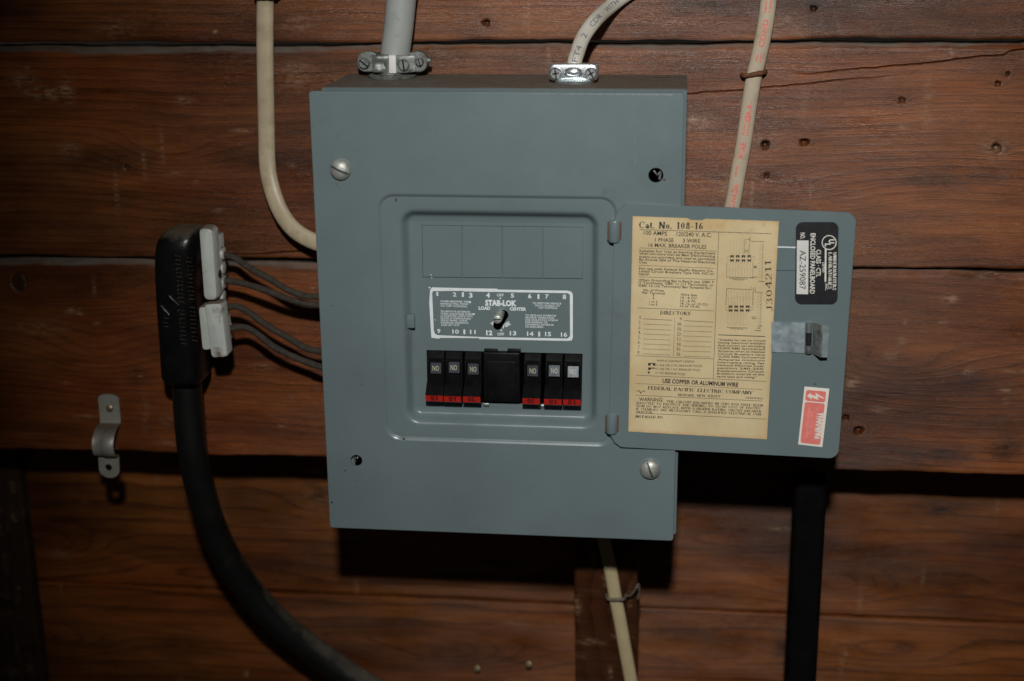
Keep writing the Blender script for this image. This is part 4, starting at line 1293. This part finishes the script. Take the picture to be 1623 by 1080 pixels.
ux, uy = (D(*u4(715, 310)) - cc), (D(*u4(648, 243)) - cc)
ro = [cc + ux * math.cos(a) + uy * math.sin(a) + DN * .0005 for a in [i * math.pi / 16 for i in range(32)]]
ri = [cc + ux * .88 * math.cos(a) + uy * .88 * math.sin(a) + DN * .0005 for a in [i * math.pi / 16 for i in range(32)]]
mb.loft([ro, ri], 1)
lettering(mb, 'U', D(*u4(648, 280)), D(*u4(646, 318)), 44 / 5.682 * PXM, DN, 1, 'sans', .04, .0005)
lettering(mb, 'L', D(*u4(612, 318)), D(*u4(610, 345)), 44 / 5.682 * PXM, DN, 1, 'sans', .04, .0005)
mb.build('listing_label', [M['plate_black'], M['plate_print'], M['plate_white'], M['ink']], door, recalc=False)

# red warning sticker
mb = MB()
qs = [D(*u5(*p)) for p in ((338, 553), (515, 568), (465, 985), (292, 965))]
mb.loft([qs, [p + DN * .0003 for p in qs]], 0)
mb.add([p + DN * .0003 for p in qs], [(0, 1, 2, 3)], 0)
def qm(u, v): return (qs[0] * (1 - u) + qs[1] * u) * (1 - v) + (qs[3] * (1 - u) + qs[2] * u) * v
def q_rr(u0, u1, v0, v1, r, off):
    out = []
    asp = (qs[1] - qs[0]).length / (qs[3] - qs[0]).length
    for cu, cv, a0 in ((u1 - r, v0 + r * asp, 0), (u0 + r, v0 + r * asp, 90), (u0 + r, v1 - r * asp, 180), (u1 - r, v1 - r * asp, 270)):
        for i in range(5):
            a = RAD(a0 + 90 * i / 4)
            out.append(qm(cu + r * math.cos(a), cv - r * asp * math.sin(a)) + DN * off)
    return out
mb.fill([q_rr(.08, .89, .05, .235, .09, .0005)], 1)
mb.fill([q_rr(.08, .89, .255, .965, .09, .0005)], 1)
bolt = [(.80, .155), (.44, .075), (.50, .135), (.22, .105), (.30, .125), (.10, .165), (.27, .195), (.24, .172), (.44, .185), (.36, .21), (.42, .215)]
bolt = [(.84, .165), (.46, .085), (.50, .145), (.28, .118), (.27, .095), (.13, .150), (.34, .205), (.32, .168), (.62, .205), (.56, .140), (.80, .175)]
mb.fill([[qm(*p) + DN * .0007 for p in bolt]], 0)
lettering(mb, 'WARNING', qm(.645, .41), qm(.645, .865), .0066, DN, 0, 'sans', .05, .0007)
for s, u, v0, v1 in (('HAZARD OF ELECTRIC SHOCK', .56, .34, .90), ('TURN OFF POWER', .38, .40, .80), ('BEFORE SERVICING', .24, .35, .88)):
    lettering(mb, s, qm(u, v0), qm(u, v1), .0022, DN, 2, 'sans', .0, .0007)
mb.build('warning_sticker', [M['sticker_white'], M['sticker_red'], M['sticker_pale']], door, recalc=False)

# latch
mb = MB()
pl = [D(*u5(*p)) for p in ((100, 92), (342, 95), (336, 312), (100, 304))]
mb.loft([[p + DN * .0002 for p in pl], [p + DN * .0012 for p in pl]], 0, True, True)
for ya, yb, m_ in ((97, 165, 1), (172, 250, 2), (258, 314, 1)):
    a, b_ = D(*u5(368, ya), .0010), D(*u5(366, yb), .0010)
    cyl(mb, a, b_, .0030 if m_ == 1 else .0025, n=16, m=m_)
f0 = [D(*u5(398, 95)) + DN * .0012, D(*u5(392, 314)) + DN * .0012]
f1 = [D(*u5(462, 118), .010), D(*u5(450, 345), .010)]
th = Vector((.0012, 0, 0))
mb.add([f0[0], f1[0], f1[1], f0[1], f0[0] + th, f1[0] + th, f1[1] + th, f0[1] + th],
       [(0, 1, 2, 3), (7, 6, 5, 4), (0, 4, 5, 1), (1, 5, 6, 2), (2, 6, 7, 3), (3, 7, 4, 0)], 1)  # flap takes the darker steel as painted shade of its turned face
g0 = [p + Vector((.0058, .0012, -.0003)) for p in f1]
mb.add([f1[0], g0[0], g0[1], f1[1]] + [p + Vector((0, .0011, 0)) for p in (f1[0], g0[0], g0[1], f1[1])],
       [(0, 1, 2, 3), (7, 6, 5, 4), (0, 4, 5, 1), (1, 5, 6, 2), (2, 6, 7, 3), (3, 7, 4, 0)], 0)
mb.build('latch', [M['latch'], M['galv'], M['plate_black']], door)

# ================================================================== CABLE CLAMPS on top of the box
def on_top(px, py):
    v = ray(px, py)
    return CAM + v * ((BT - CAM.z) / v.z)
cA, cB = on_top(622, 123), on_top(910, 131)

def slot_screw(mb, c, n, r, h, ang, m=0, mslot=1, cross=False):
    a, b_ = perp(n, Z1)
    rings = [circ(c, a, b_, r, 20), circ(c + n * h * .6, a, b_, r, 20), circ(c + n * h, a, b_, r * .75, 20)]
    mb.loft(rings, m, True, True)
    for k in ((0, 1) if cross else (0,)):
        d = a * math.cos(ang + k * math.pi / 2) + b_ * math.sin(ang + k * math.pi / 2)
        e = n.cross(d)
        p = c + n * (h + .0001)
        rr = r * (.95 if k == 0 else .55)
        mb.add([p - d * rr - e * r * .13, p + d * rr - e * r * .13, p + d * rr + e * r * .13, p - d * rr + e * r * .13], [(0, 1, 2, 3)], mslot)

# bright two-screw clamp (right)
mb = MB()
for z, r, m_ in ((0, .0160, 0),):
    mb.loft([circ(cB + Vector((0, 0, z + dz)), X1, Vector((0, 1, 0)), rr, 32) for dz, rr in ((-.004, .0105), (0, .0105), (.0002, .0160), (.0018, .0165), (.0026, .0155), (.0030, .0085), (.0130, .0078), (.0135, .0074))], 0, False, False)
yb_ = cB.y - .0090
# back jaw
box(mb, cB.x - .0195, cB.x + .0195, cB.y + .001, cB.y + .009, cB.z + .0050, cB.z + .0150, 0, .0015)
clampB = mb.build('cable_clamp', [M['zinc'], M['cavity']], panel)
clampB['label'] = 'bright cable clamp on the panel top holding the white cable'
mb = MB()
zc = cB.z + .0092
rings = []
for ins, y in ((.0, yb_ + .0045), (0, yb_ + .0012), (.0006, yb_ + .0003), (.0016, yb_)):
    rings.append([Vector((cB.x + p.x, p.y + .0035 * (1 - min(1, abs(p.x) / .012) ** 2) * -0.6, zc + p.z)) for p in rrect(-.0200 + ins, .0200 - ins, -.0068 + ins, .0068 - ins, .0042, y, 5)])
mb.loft(rings, 0, True, True)
# pressed oval boss
ring = []
for k, (s_, dy) in enumerate(((1.0, -.0006), (.94, -.0016), (.72, -.0030), (.66, -.0024), (.30, -.0034))):
    ring.append([Vector((cB.x + .0076 * s_ * math.cos(a), yb_ - .0015 + dy, zc + .0003 + .0040 * s_ * math.sin(a))) for a in [i * math.pi / 12 for i in range(24)]])
mb.loft(ring, 0, False, True)
o = mb.build('clamp_strap', [M['zinc']], clampB, sharp=40)
for sgn, an in ((-1, .15), (1, .5)):
    mb = MB()
    slot_screw(mb, Vector((cB.x + sgn * .0143, yb_ + .0005, zc - .0008)), FRONT, .0050, .0030, an, 0, 1, True)
    mb.build('clamp_screw', [M['zinc'], M['ink']], clampB)

# older dull clamp (left)
mb = MB()
mb.loft([circ(cA + Vector((0, 0, dz)), X1, Vector((0, 1, 0)), rr, 32) for dz, rr in ((-.004, .0150), (0, .0150), (.0002, .0200), (.0020, .0205), (.0030, .0190), (.0034, .0120), (.0160, .0115), (.0162, .0112))], 0)
# ears of the rear jaw
for x0_, x1_ in ((-.0300, -.0120), (.0120, .0300)):
    rings = []
    for ins, y in ((0, cA.y + .010), (0, cA.y + .0005), (.0008, cA.y)):
        rings.append([p + Vector((cA.x, 0, cA.z + .0130)) for p in rrect(x0_ + ins, x1_ - ins, -.0085 + ins, .0085 - ins, .0070 - ins, y, 5)])
    mb.loft(rings, 0, True, True)
mb.loft([circ(cA + Vector((0, .004, z)), X1, Vector((0, 1, 0)), r, 24) for z, r in ((.006, .0130), (.019, .0130), (.0200, .0128), (.0200, .0126))], 0)
clampA = mb.build('cable_clamp', [M['old_galv'], M['cavity']], panel)
clampA['label'] = 'dull old cable clamp on the panel top holding the thick grey cable'
mb = MB()
# front strap: two humps and a right-hand eye
prof = []
ya = cA.y - .0135
for x, dy in ((-.0150, .0040), (-.0142, .0006), (-.0105, -.0005), (-.0060, .0010), (-.0020, .0030), (.0025, .0028), (.0034, .0012), (.0160, .0010), (.0215, .0018)):
    prof.append((x, ya + dy))
rows = []
for z, sh in ((-.0070, .0010), (-.0062, .0001), (-.0035, -.0002), (-.0020, .0008), (0.0, .0013), (.0020, .0008), (.0035, -.0002), (.0062, .0001), (.0070, .0010)):
    rows.append([Vector((cA.x + x - (.0012 if abs(z) > .0065 and x > .012 else 0) - (.003 if abs(z) > .0065 and x > .02 else 0), y + (sh if x < .001 else sh * .15), cA.z + .0125 + z)) for x, y in prof])
mb.loft(rows, 0, closed=False)
mb.loft([[p + Vector((0, .0030, 0)) for p in r] for r in rows], 0, closed=False)
mb.loft([[p + Vector((0, d, 0)) for p in rows[0]] for d in (0, .0030)], 0, closed=False)
mb.loft([[p + Vector((0, d, 0)) for p in rows[-1]] for d in (0, .0030)], 0, closed=False)
# bright flat key piece
box(mb, cA.x + .0002, cA.x + .0062, ya - .0012, ya + .004, cA.z + .0050, cA.z + .0200, 1, .0004)
mb.build('clamp_strap', [M['old_galv'], M['plate_white']], clampA, sharp=40)
for dx_, y_, dz_, r__, h_, an in ((.0125, ya + .0012, .0118, .0050, .0026, .1), (-.0235, cA.y, .0120, .0048, .0040, .9), (.0240, cA.y, .0130, .0034, .0040, .3)):
    mb = MB()
    slot_screw(mb, Vector((cA.x + dx_, y_, cA.z + dz_)), FRONT, r__, h_, an, 0, 1)
    mb.build('clamp_screw', [M['old_galv'], M['cavity']], clampA)
mb = MB()
cyl(mb, Vector((cA.x + .029, cA.y + .003, cA.z + .0140)), Vector((cA.x + .0330, cA.y + .003, cA.z + .0140)), .0022, n=12)
mb.build('bolt_end', [M['old_galv']], clampA)

# ================================================================== CABLES
def cable_thing(name, label, pts, rw, rn, mat, cat='cable', group=None, **k):
    mb = MB()
    fr = cable(mb, pts, rw, rn, 0, **k)
    o = mb.build(name, mat, None, origin=pts[-1], sharp=70)
    tag(o, label, cat, group)
    return o, fr

def cable_print(o, fr, s, s0, s1, cap, mat, rw, rn, bold=.0, flip=False, off=0.0, side=1.0):
    """ink on the cable's front, bent to its surface; s0, s1 = metres along the path"""
    ds = [0.0]
    for a, b_ in zip(fr[:-1], fr[1:]): ds.append(ds[-1] + (b_[0] - a[0]).length)
    vs, fs = sans_mesh(s, bold)
    out = []
    for u, v in vs:
        d = s0 + (s1 - s0) * u
        t = off + (v - .5) * cap * (1 if s1 > s0 else -1)
        i = max(0, min(len(ds) - 2, int(np.searchsorted(ds, d)) - 1))
        k = (d - ds[i]) / (ds[i + 1] - ds[i])
        p = fr[i][0].lerp(fr[i + 1][0], k); sd_ = fr[i][2].lerp(fr[i + 1][2], k); nr = fr[i][3].lerp(fr[i + 1][3], k)
        tt = max(-.95, min(.95, t / rw))
        out.append(p + sd_ * (t * side) + nr * (rn * math.sqrt(1 - tt * tt) + .00025))
    return out, fs

yc = DW - .0045
o, fr = cable_thing('cream_cable', 'stained cream flat cable coming down the left boards and bending into the panel side',
    [S(422, -60, yc), S(420.5, 0, yc), S(420, 70, yc), S(421, 140, yc), S(422.5, 210, yc), S(424, 262, yc - .002), S(431, 300, yc - .006), S(446, 338, yc - .012),
     S(468, 366, yc - .018), S(500, 384, yc - .022), S(530, 390, yc - .024)], .0076, .0045, M['cream'], group='flat cables running to the panel', power=2.3)
yg = cA.y + .003
o, fr = cable_thing('grey_cable', 'thick pale grey round cable rising from the dull clamp on the panel top',
    [S(645, -60, yg), S(637, -8, yg), S(632, 40, yg), S(627, 80, yg), cA + Vector((.0010, .003, .010)), cA + Vector((0, .002, -.01))], .0126, .0122, M['conduit'], n=28)
yw = DW - .006
wpts = [cB + Vector((0, -.0015, -.006)), cB + Vector((0, -.0008, .014)), S(915, 84, cB.y + .004), S(925, 58, cB.y + .012), S(944, 32, cB.y + .022), S(968, 10, yw - .008), S(992, -8, yw), S(1025, -28, yw), S(1060, -50, yw)]
o, fr = cable_thing('white_cable', 'white flat cable printed in violet, curving up right from the bright clamp', wpts, .0061, .0042, M['white'], group='flat cables running to the panel', power=2.4)
mb = MB()
# lengths along the path: the letters read upwards from the clamp
for s, a, b_ in (('FT4', .022, .0355), ('2', .0435, .0475), ('CDR', .0555, .0690), ('WITH', .0770, .0980), ('GND', .104, .118)):
    vs, fs = cable_print(o, fr, s, a, b_, .0044, None, .0061, .0042, .0, side=-1)
    mb.add(vs, fs, 0)
mb.build('printed_lettering', M['blue_ink'], o, recalc=False)
yr = DW - .0048
rp = [S(1224, -60, yr), S(1219.5, -10, yr), S(1213, 40, yr), S(1204, 85, yr), S(1195, 122, yr), S(1187, 170, yr), S(1179, 225, yr), S(1169, 280, yr), S(1161, 325, yr), S(1148, 378, yr), S(1128, 425, yr - .008), S(1096, 450, yr - .025)]
rp[-1] = Vector((.298, rp[-1].y - .005, rp[-1].z))
o, fr = cable_thing('cream_cable', 'cream flat cable with faded red lettering, stapled right of the panel', rp, .0068, .0046, M['cream2'], group='flat cables running to the panel', power=2.4)
tot = [0.0]
for a, b_ in zip(fr[:-1], fr[1:]): tot.append(tot[-1] + (b_[0] - a[0]).length)
mb = MB()
def at_py(py, seq=None):
    best = min(range(len(fr)), key=lambda i: abs(FPX * -((ROT.transposed() @ (fr[i][0] - CAM)).z) / (ROT.transposed() @ (fr[i][0] - CAM)).y + PH / 2 - py))
    return tot[best]
for s, ya_, yb2, cap, off in (('CANADA', 335, 286, .0046, -.0008), ('TYPE NM', 282, 262, .0019, -.0020), ('WIRE', 257, 224, .0046, -.0006), ('14-2 CU', 216, 196, .0018, .0018), ('90C', 216, 196, .0018, -.0018),
                         ('8', 193, 184, .0048, 0), ('LL', 178, 158, .0030, .0), ('O', 142, 136, .0044, 0), ('H', 114, 109, .0042, 0), ('300V', 101, 80, .0018, -.0016), ('60C', 94, 80, .0018, .0016),
                         ('COND', 72, 32, .0046, -.0004), ('TYPE', 20, 4, .0018, .0018), ('NMW', 20, 2, .0018, -.0018), ('FT1', -10, -32, .0046, 0)):
    vs, fs = cable_print(o, fr, s, at_py(ya_), at_py(yb2), cap, None, .0068, .0046, .045, off=off, side=-1)
    mb.add(vs, fs, 0)
mb.build('printed_lettering', M['red_ink'], o, recalc=False)
yl = .118 - .0045
o, fr = cable_thing('cream_cable', 'yellowed cream flat cable hanging below the panel down the short stud', [S(950, 820, yl), S(960, 868, yl), S(968, 905, yl), S(975, 945, yl), S(983, 985, yl), S(991, 1030, yl), S(1002, 1090, yl), S(1012, 1150, yl)],
    .0064, .0040, M['cream3'], group='flat cables running to the panel', power=2.3)

# staples
def staple(label, c, d, half, ht, r, mat, extra=()):
    """bent wire over a cable: legs go into the wood behind"""
    mb = MB()
    path = [c - d * (half + .0006) + Vector((0, ht + .012, 0)), c - d * half + Vector((0, ht * .7, 0)), c - d * half * .80 + Vector((0, .0012, 0)), c - d * half * .35, c + d * half * .3 + Vector((0, -.0003, .0005)), c + d * half * .78 + Vector((0, .0010, .0004)),
            c + d * half + Vector((0, ht * .7, 0)), c + d * (half + .0006) + Vector((0, ht + .012, 0))]
    cable(mb, path, r * 1.25, r, n=10, step=.0012, wob=.16)
    for e in extra:
        cable(mb, e, r * .6, r * .5, n=8, step=.0015, wob=.25)
    o = mb.build('cable_staple', mat, None, origin=c + Vector((0, ht, 0)), sharp=70)
    return tag(o, label, 'staple', 'staples holding the cables')
staple('rusty staple across the cream cable with red lettering', S(1195, 118.5, yr - .0062), (S(1214, 116, yr) - S(1177, 121, yr)).normalized(), .0098, .0105, .0016, M['rust'])
staple('dark staple across the stained cream cable at the top edge of the photo', S(420, -3, yc - .0062), X1, .0098, .0105, .0018, M['rust'])
e0 = S(992, 946, yl - .004)
staple('frayed grey staple across the lower cream cable on the short stud', S(976, 951, yl - .0056), X1, .0090, .0100, .0015, M['old_wire'],
       extra=[[e0, S(1003, 941, yl - .010), S(1010, 930, yl - .012), S(1013, 938, yl - .008), S(1011, 950, yl - .006)],
              [S(1003, 941, yl - .010), S(1012, 926, yl - .010), S(1014, 940, yl - .004)]])

# ================================================================== SERVICE HEAD and its wires
HF = .060            # front of the housing
head = thing('cable_terminator', 'black bakelite cable terminator with white porcelain insert, left of the panel', 'cable terminator', S(290, 600, .075))
def hx(px, py, Y=HF): return S(px, py, Y)
mb = MB()
rings = []
# silhouette rows: (py, left px, right px, rounding of depth)
rowsH = [(361.5, 281, 302, .30), (362.5, 272, 311, .50), (365, 264, 315, .68), (370, 257.5, 317, .82), (378, 252, 318, .93), (390, 249, 317.5, .99), (405, 247.5, 316, 1), (440, 248.0, 314.5, 1), (480, 250.0, 314.5, 1),
         (510, 252.0, 315.5, 1), (540, 254.5, 318, 1), (560, 255.5, 321, 1), (580, 256.5, 323, 1), (594, 258, 323.5, 1), (599, 260, 323, .97), (602, 264, 321, .9)]
for py, a, b_, k in rowsH:
    p0, p1 = hx(a, py), hx(b_, py)
    xc, hw = (p0.x + p1.x) / 2, (p1.x - p0.x) / 2
    z = p0.z
    yc_ = .068
    hd = .025 * k
    ring = []
    for i in range(28):
        ang = 2 * math.pi * i / 28
        ca, sa_ = math.cos(ang), math.sin(ang)
        ring.append(Vector((xc + hw * math.copysign(abs(ca) ** .62, ca), yc_ + hd * math.copysign(abs(sa_) ** .62, sa_), z)))
    rings.append(ring)
mb.loft(rings, 0, True, True)
o = mb.build('housing', M['housing'], head, sharp=60)
# raised marks: diamond and two columns of worn raised lettering
SY = [r[0] for r in rowsH]
def face(px, py, out=0.0):
    """point of the housing's front seen at this photo pixel"""
    y = .043
    for _ in range(6):
        p = S(px, py, y)
        zr = p.z
        k = min(range(len(rings)), key=lambda i: abs(rings[i][0].z - zr))
        xs_ = [q.x for q in rings[k]]
        xc, hw = (min(xs_) + max(xs_)) / 2, (max(xs_) - min(xs_)) / 2
        u = max(-.97, min(.97, (p.x - xc) / hw))
        y = .068 - .025 * (1 - abs(u) ** (2 / .62)) ** (.62 / 2)
    return S(px, py, y - out)
mb = MB()
dm = [(268.5, 469), (284, 484), (269, 499), (254.5, 484)]
for i in range(4):
    a, b_ = dm[i], dm[(i + 1) % 4]
    cable(mb, [face(a[0] + (b_[0] - a[0]) * t / 4, a[1] + (b_[1] - a[1]) * t / 4) for t in range(5)], .0010, .0012, n=8, step=.003)
rngh = random.Random(11)
def bar(px, py, w_, h_):
    q = w_ / .00056 / 2
    cable(mb, [face(px - q, py), face(px, py + .4), face(px + q, py + .8)], h_ / 2, .0009, n=6, step=.004)
for col, (x0_, n_bars, y0_, y1_) in enumerate(((282, 22, 406, 545), (299, 21, 409, 540))):
    for i in range(n_bars):
        t = i / (n_bars - 1)
        if abs(t - .56) < .03: continue
        px = x0_ + t * 9 + rngh.uniform(-1, 1)
        py = y0_ + (y1_ - y0_) * t
        k = rngh.random()
        if k < .55: bar(px, py, .0050, .0011)
        else:
            bar(px - 3, py, .0018, .0013); bar(px + 3, py + .8, .0018, .0012)
        if rngh.random() < .45: bar(px + rngh.choice((-4.2, 4.2)), py + 2.4, .0013, .0022)
for px, py, w_ in ((264, 505, .004), (262, 512, .005), (264, 518, .004)): bar(px, py, w_, .0012)
mb.build('raised_lettering', M['housing'], o, sharp=50)
# porcelain pieces
mb = MB()
p0, p1 = hx(313.0, 361, .040), hx(345.0, 478, .040)
box(mb, p0.x, p1.x, .040, .0545, p1.z, p0.z, 0, .0042)
box(mb, p0.x + .004, S(349.5, 420, .056).x, .0540, .070, p1.z + .004, p0.z - .010, 0, .0020)
rim = []
for i in range(4):
    pc = S(355.5, 402 + i * 23, .0600)
    cyl(mb, Vector((pc.x - .007, .0615, pc.z)), Vector((pc.x, .0615, pc.z)), .0066, .0058, n=18, bev=.001)
mb.build('porcelain_insert', M['porcelain'], head)
mb = MB()
def slab(qx, yf, yb, b=.0022):
    cx = sum((p.x for p in qx)) / 4; cz = sum((p.z for p in qx)) / 4
    rings = []
    for ins, y in ((.0022, yf), (.0007, yf + .0007), (0, yf + .0022), (0, yb)):
        ring = []
        for i in range(4):
            p, a, c_ = qx[i], qx[i - 1], qx[(i + 1) % 4]
            da, dcc = (a - p).normalized(), (c_ - p).normalized()
            pin = p + (da + dcc) * ins
            r = .0034
            for k in range(5):
                t = k / 4
                ring.append(pin + da * r * (1 - t) ** 2 + dcc * r * t ** 2)
        rings.append([Vector((q.x, y, q.z)) for q in ring])
    mb.loft(rings, 0, True, True)
slab([hx(322.5, 482.5, .038), hx(350.5, 480.5, .038), hx(361, 566.5, .038), hx(334.5, 568.5, .038)], .038, .0530)
slab([hx(313.5, 487, .0405), hx(334, 485, .0405), hx(345, 553, .0405), hx(320, 557, .0405)], .0405, .060)
slab([hx(326, 490, .054), hx(353, 488, .054), hx(361.5, 545, .054), hx(335, 548, .054)], .0525, .070)
for i in range(2):
    pc = S(360 + 5 * i, 492 + i * 30, .0600)
    cyl(mb, Vector((pc.x - .007, .0615, pc.z)), Vector((pc.x, .0615, pc.z)), .0072, .0062, n=18, bev=.001)
mb.build('porcelain_cap', M['porcelain'], head)
# dark screw hole plug on the porcelain's right side
mb = MB()
pc = hx(348.5, 434, .050)
cyl(mb, Vector((p1.x - .001, .0500, pc.z)), Vector((p1.x + .0008, .0500, pc.z)), .0036, n=16)
mb.build('hole_plug', M['rubber'], head)

# big black cable below the head
ys = .071
sp = [S(295, 590, ys), S(297, 625, ys), S(300, 670, ys), S(305, 715, ys), S(315, 765, ys + .004), S(331, 820, ys + .012), S(355, 875, ys + .024), S(390, 930, ys + .036), S(432, 978, ys + .046),
      S(484, 1022, ys + .056), S(545, 1066, ys + .064), S(620, 1110, ys + .07), S(700, 1150, ys + .074)]
mb = MB()
cable(mb, sp, .0138, .0138, n=28)
o = mb.build('service_cable', M['rubber'], None, origin=sp[0], sharp=70)
tag(o, 'thick dusty black cable sweeping down right from the black terminator', 'cable')

def z6(X, Y): return (340 + X / 4.694, 380 + Y / 4.694)
wires = [([(40, 105), (80, 112), (150, 140), (260, 205), (400, 290), (540, 370), (660, 415), (790, 428), (900, 430)], 'uppermost of the four grey cloth wires from the porcelain into the panel'),
         ([(40, 308), (90, 308), (170, 318), (300, 350), (430, 400), (560, 450), (680, 478), (790, 482), (900, 480)], 'second from top of the four grey cloth wires, near the middle of the porcelain'),
         ([(50, 505), (100, 498), (170, 502), (260, 545), (400, 640), (560, 735), (690, 805), (800, 835), (900, 850)], 'third from top of the four grey cloth wires, leaving the porcelain cap'),
         ([(60, 670), (115, 660), (220, 655), (310, 695), (440, 790), (580, 870), (690, 915), (800, 945), (900, 960)], 'lowest of the four grey cloth wires, starting at the foot of the porcelain cap')]
for i, (pts, lab_) in enumerate(wires):
    P = []
    n = len(pts)
    for k, p in enumerate(pts):
        y = .060 + .004 * math.sin(k * .9 + i)
        P.append(S(*z6(*p), y))
    mb = MB()
    rw_ = random.Random(40 + i)
    P = [p + Vector((0, rw_.uniform(-.0015, .0015), rw_.uniform(-.0006, .0006))) for p in P]
    cable(mb, P, .0030, .0030, n=12, step=.003, wob=.07)
    o = mb.build('insulated_wire', M['cloth'], None, origin=P[0], sharp=70)
    tag(o, lab_, 'wire', 'grey wires between the service head and the panel')

# ================================================================== PIPE STRAP
strap = thing('pipe_strap', 'empty galvanised half-round pipe strap on the boards at lower left', 'pipe strap', S(173, 672, DW))
zt_, z1_ = S(174, 627, DW - .001).z, S(172, 671, DW - .001).z
R = .0140
zc_ = z1_ - R
xm = S(174, 650, DW).x
hwid = .0105
YT = DW - .0135                      # the free lower tab stands off the board
prof = [(DW - .0010, zt_ - .004), (DW - .0012, z1_ + .003), (DW - .0020, z1_ + .0006)]
for i in range(17):
    t_ = i / 16
    prof.append((DW - .0035 - .0085 * t_ - .0165 * math.sin(math.pi * t_) ** .8, zc_ + R * math.cos(math.pi * t_)))
prof += [(YT + .0006, zc_ - R - .0006), (YT, zc_ - R - .0024)]
mb = MB()
cols = []
for u, rib in ((-1, 0), (-.93, -.0004), (-.30, -.0005), (-.14, .0006), (.0, .0022), (.6, .0020), (.93, .0012), (1, .0006)):
    col = []
    for k, (y, z) in enumerate(prof):
        hump = 3 <= k <= 19
        a = (k - 3) / 16
        rb = rib * math.sin(math.pi * a) if hump else 0
        col.append(Vector((xm + u * hwid * (1 if hump else .96), y - rb, z)))
    cols.append(col)
TH_ = Vector((0, .0013, 0))
mb.loft(cols, 0, closed=False)
mb.loft([[p + TH_ for p in c] for c in cols], 0, closed=False)
for c in (cols[0], cols[-1]): mb.loft([c, [p + TH_ for p in c]], 0, closed=False)
hw2 = hwid * .96
# upper rounded end
arc_ = [Vector((xm + hw2 * math.cos(a), DW - .0010, zt_ - .004 + .0052 * math.sin(a) ** .8)) for a in [math.pi * i / 16 for i in range(17)]]
mb.fill([arc_], 0)
mb.loft([arc_, [p + TH_ for p in arc_]], 0, closed=False)
# lower tab with its hole
zt2 = zc_ - R - .0024
tab = [Vector((xm + hw2, YT, zt2)), Vector((xm - hw2, YT, zt2))]
tab += [Vector((xm - hw2 * math.cos(a), YT - .0010, zt2 - .0105 - .0095 * math.sin(a) ** .85)) for a in [math.pi * i / 16 for i in range(17)]]
hole_ = [Vector((xm - .0006, YT - .0006, zt2 - .0095)) + X1 * (.0033 * math.cos(a)) + Z1 * (.0033 * math.sin(a)) for a in [2 * math.pi * i / 20 for i in range(20)]]
mb.fill([tab, hole_], 0)
mb.fill([[p + TH_ for p in tab], [p + TH_ for p in hole_]], 0)
for l in (tab, hole_): mb.loft([l, [p + TH_ for p in l]], 0)
ob = mb.build('strap_band', M['strap'], strap, sharp=50)
mb = MB()
cn = S(173.5, 648, DW - .0022)
rings = [circ(cn + Vector((0, .003, 0)), X1, Z1, .0036, 16), circ(cn, X1, Z1, .0034, 16), circ(cn + Vector((0, -.0010, 0)), X1, Z1, .0018, 16)]
mb.loft(rings, 0, True, True)
mb.build('nail_head', M['nail'], strap)
# ================================================================== NAILS in the lower boards
for px, py, ln, lab_ in ((756, 1060, .007, 'left one of two nail heads near the bottom edge of the recessed boards'), (838, 1053, .010, 'right brassy one of two nail heads near the bottom edge of the recessed boards')):
    c = S(px, py, DL - ln)
    mb = MB()
    d = Vector((-.15, -1, .25)).normalized()
    cyl(mb, c - d * .014, c, .0016, n=12)
    a, b_ = perp(d)
    mb.loft([circ(c - d * .0005, a, b_, .0028, 16), circ(c, a, b_, .0036, 16), circ(c + d * .0010, a, b_, .0034, 16), circ(c + d * .0014, a, b_, .0022, 16)], 0, True, True)
    o = mb.build('nail', M['nail'], None, origin=c)
    tag(o, lab_, 'nail', 'nails in the recessed boards')
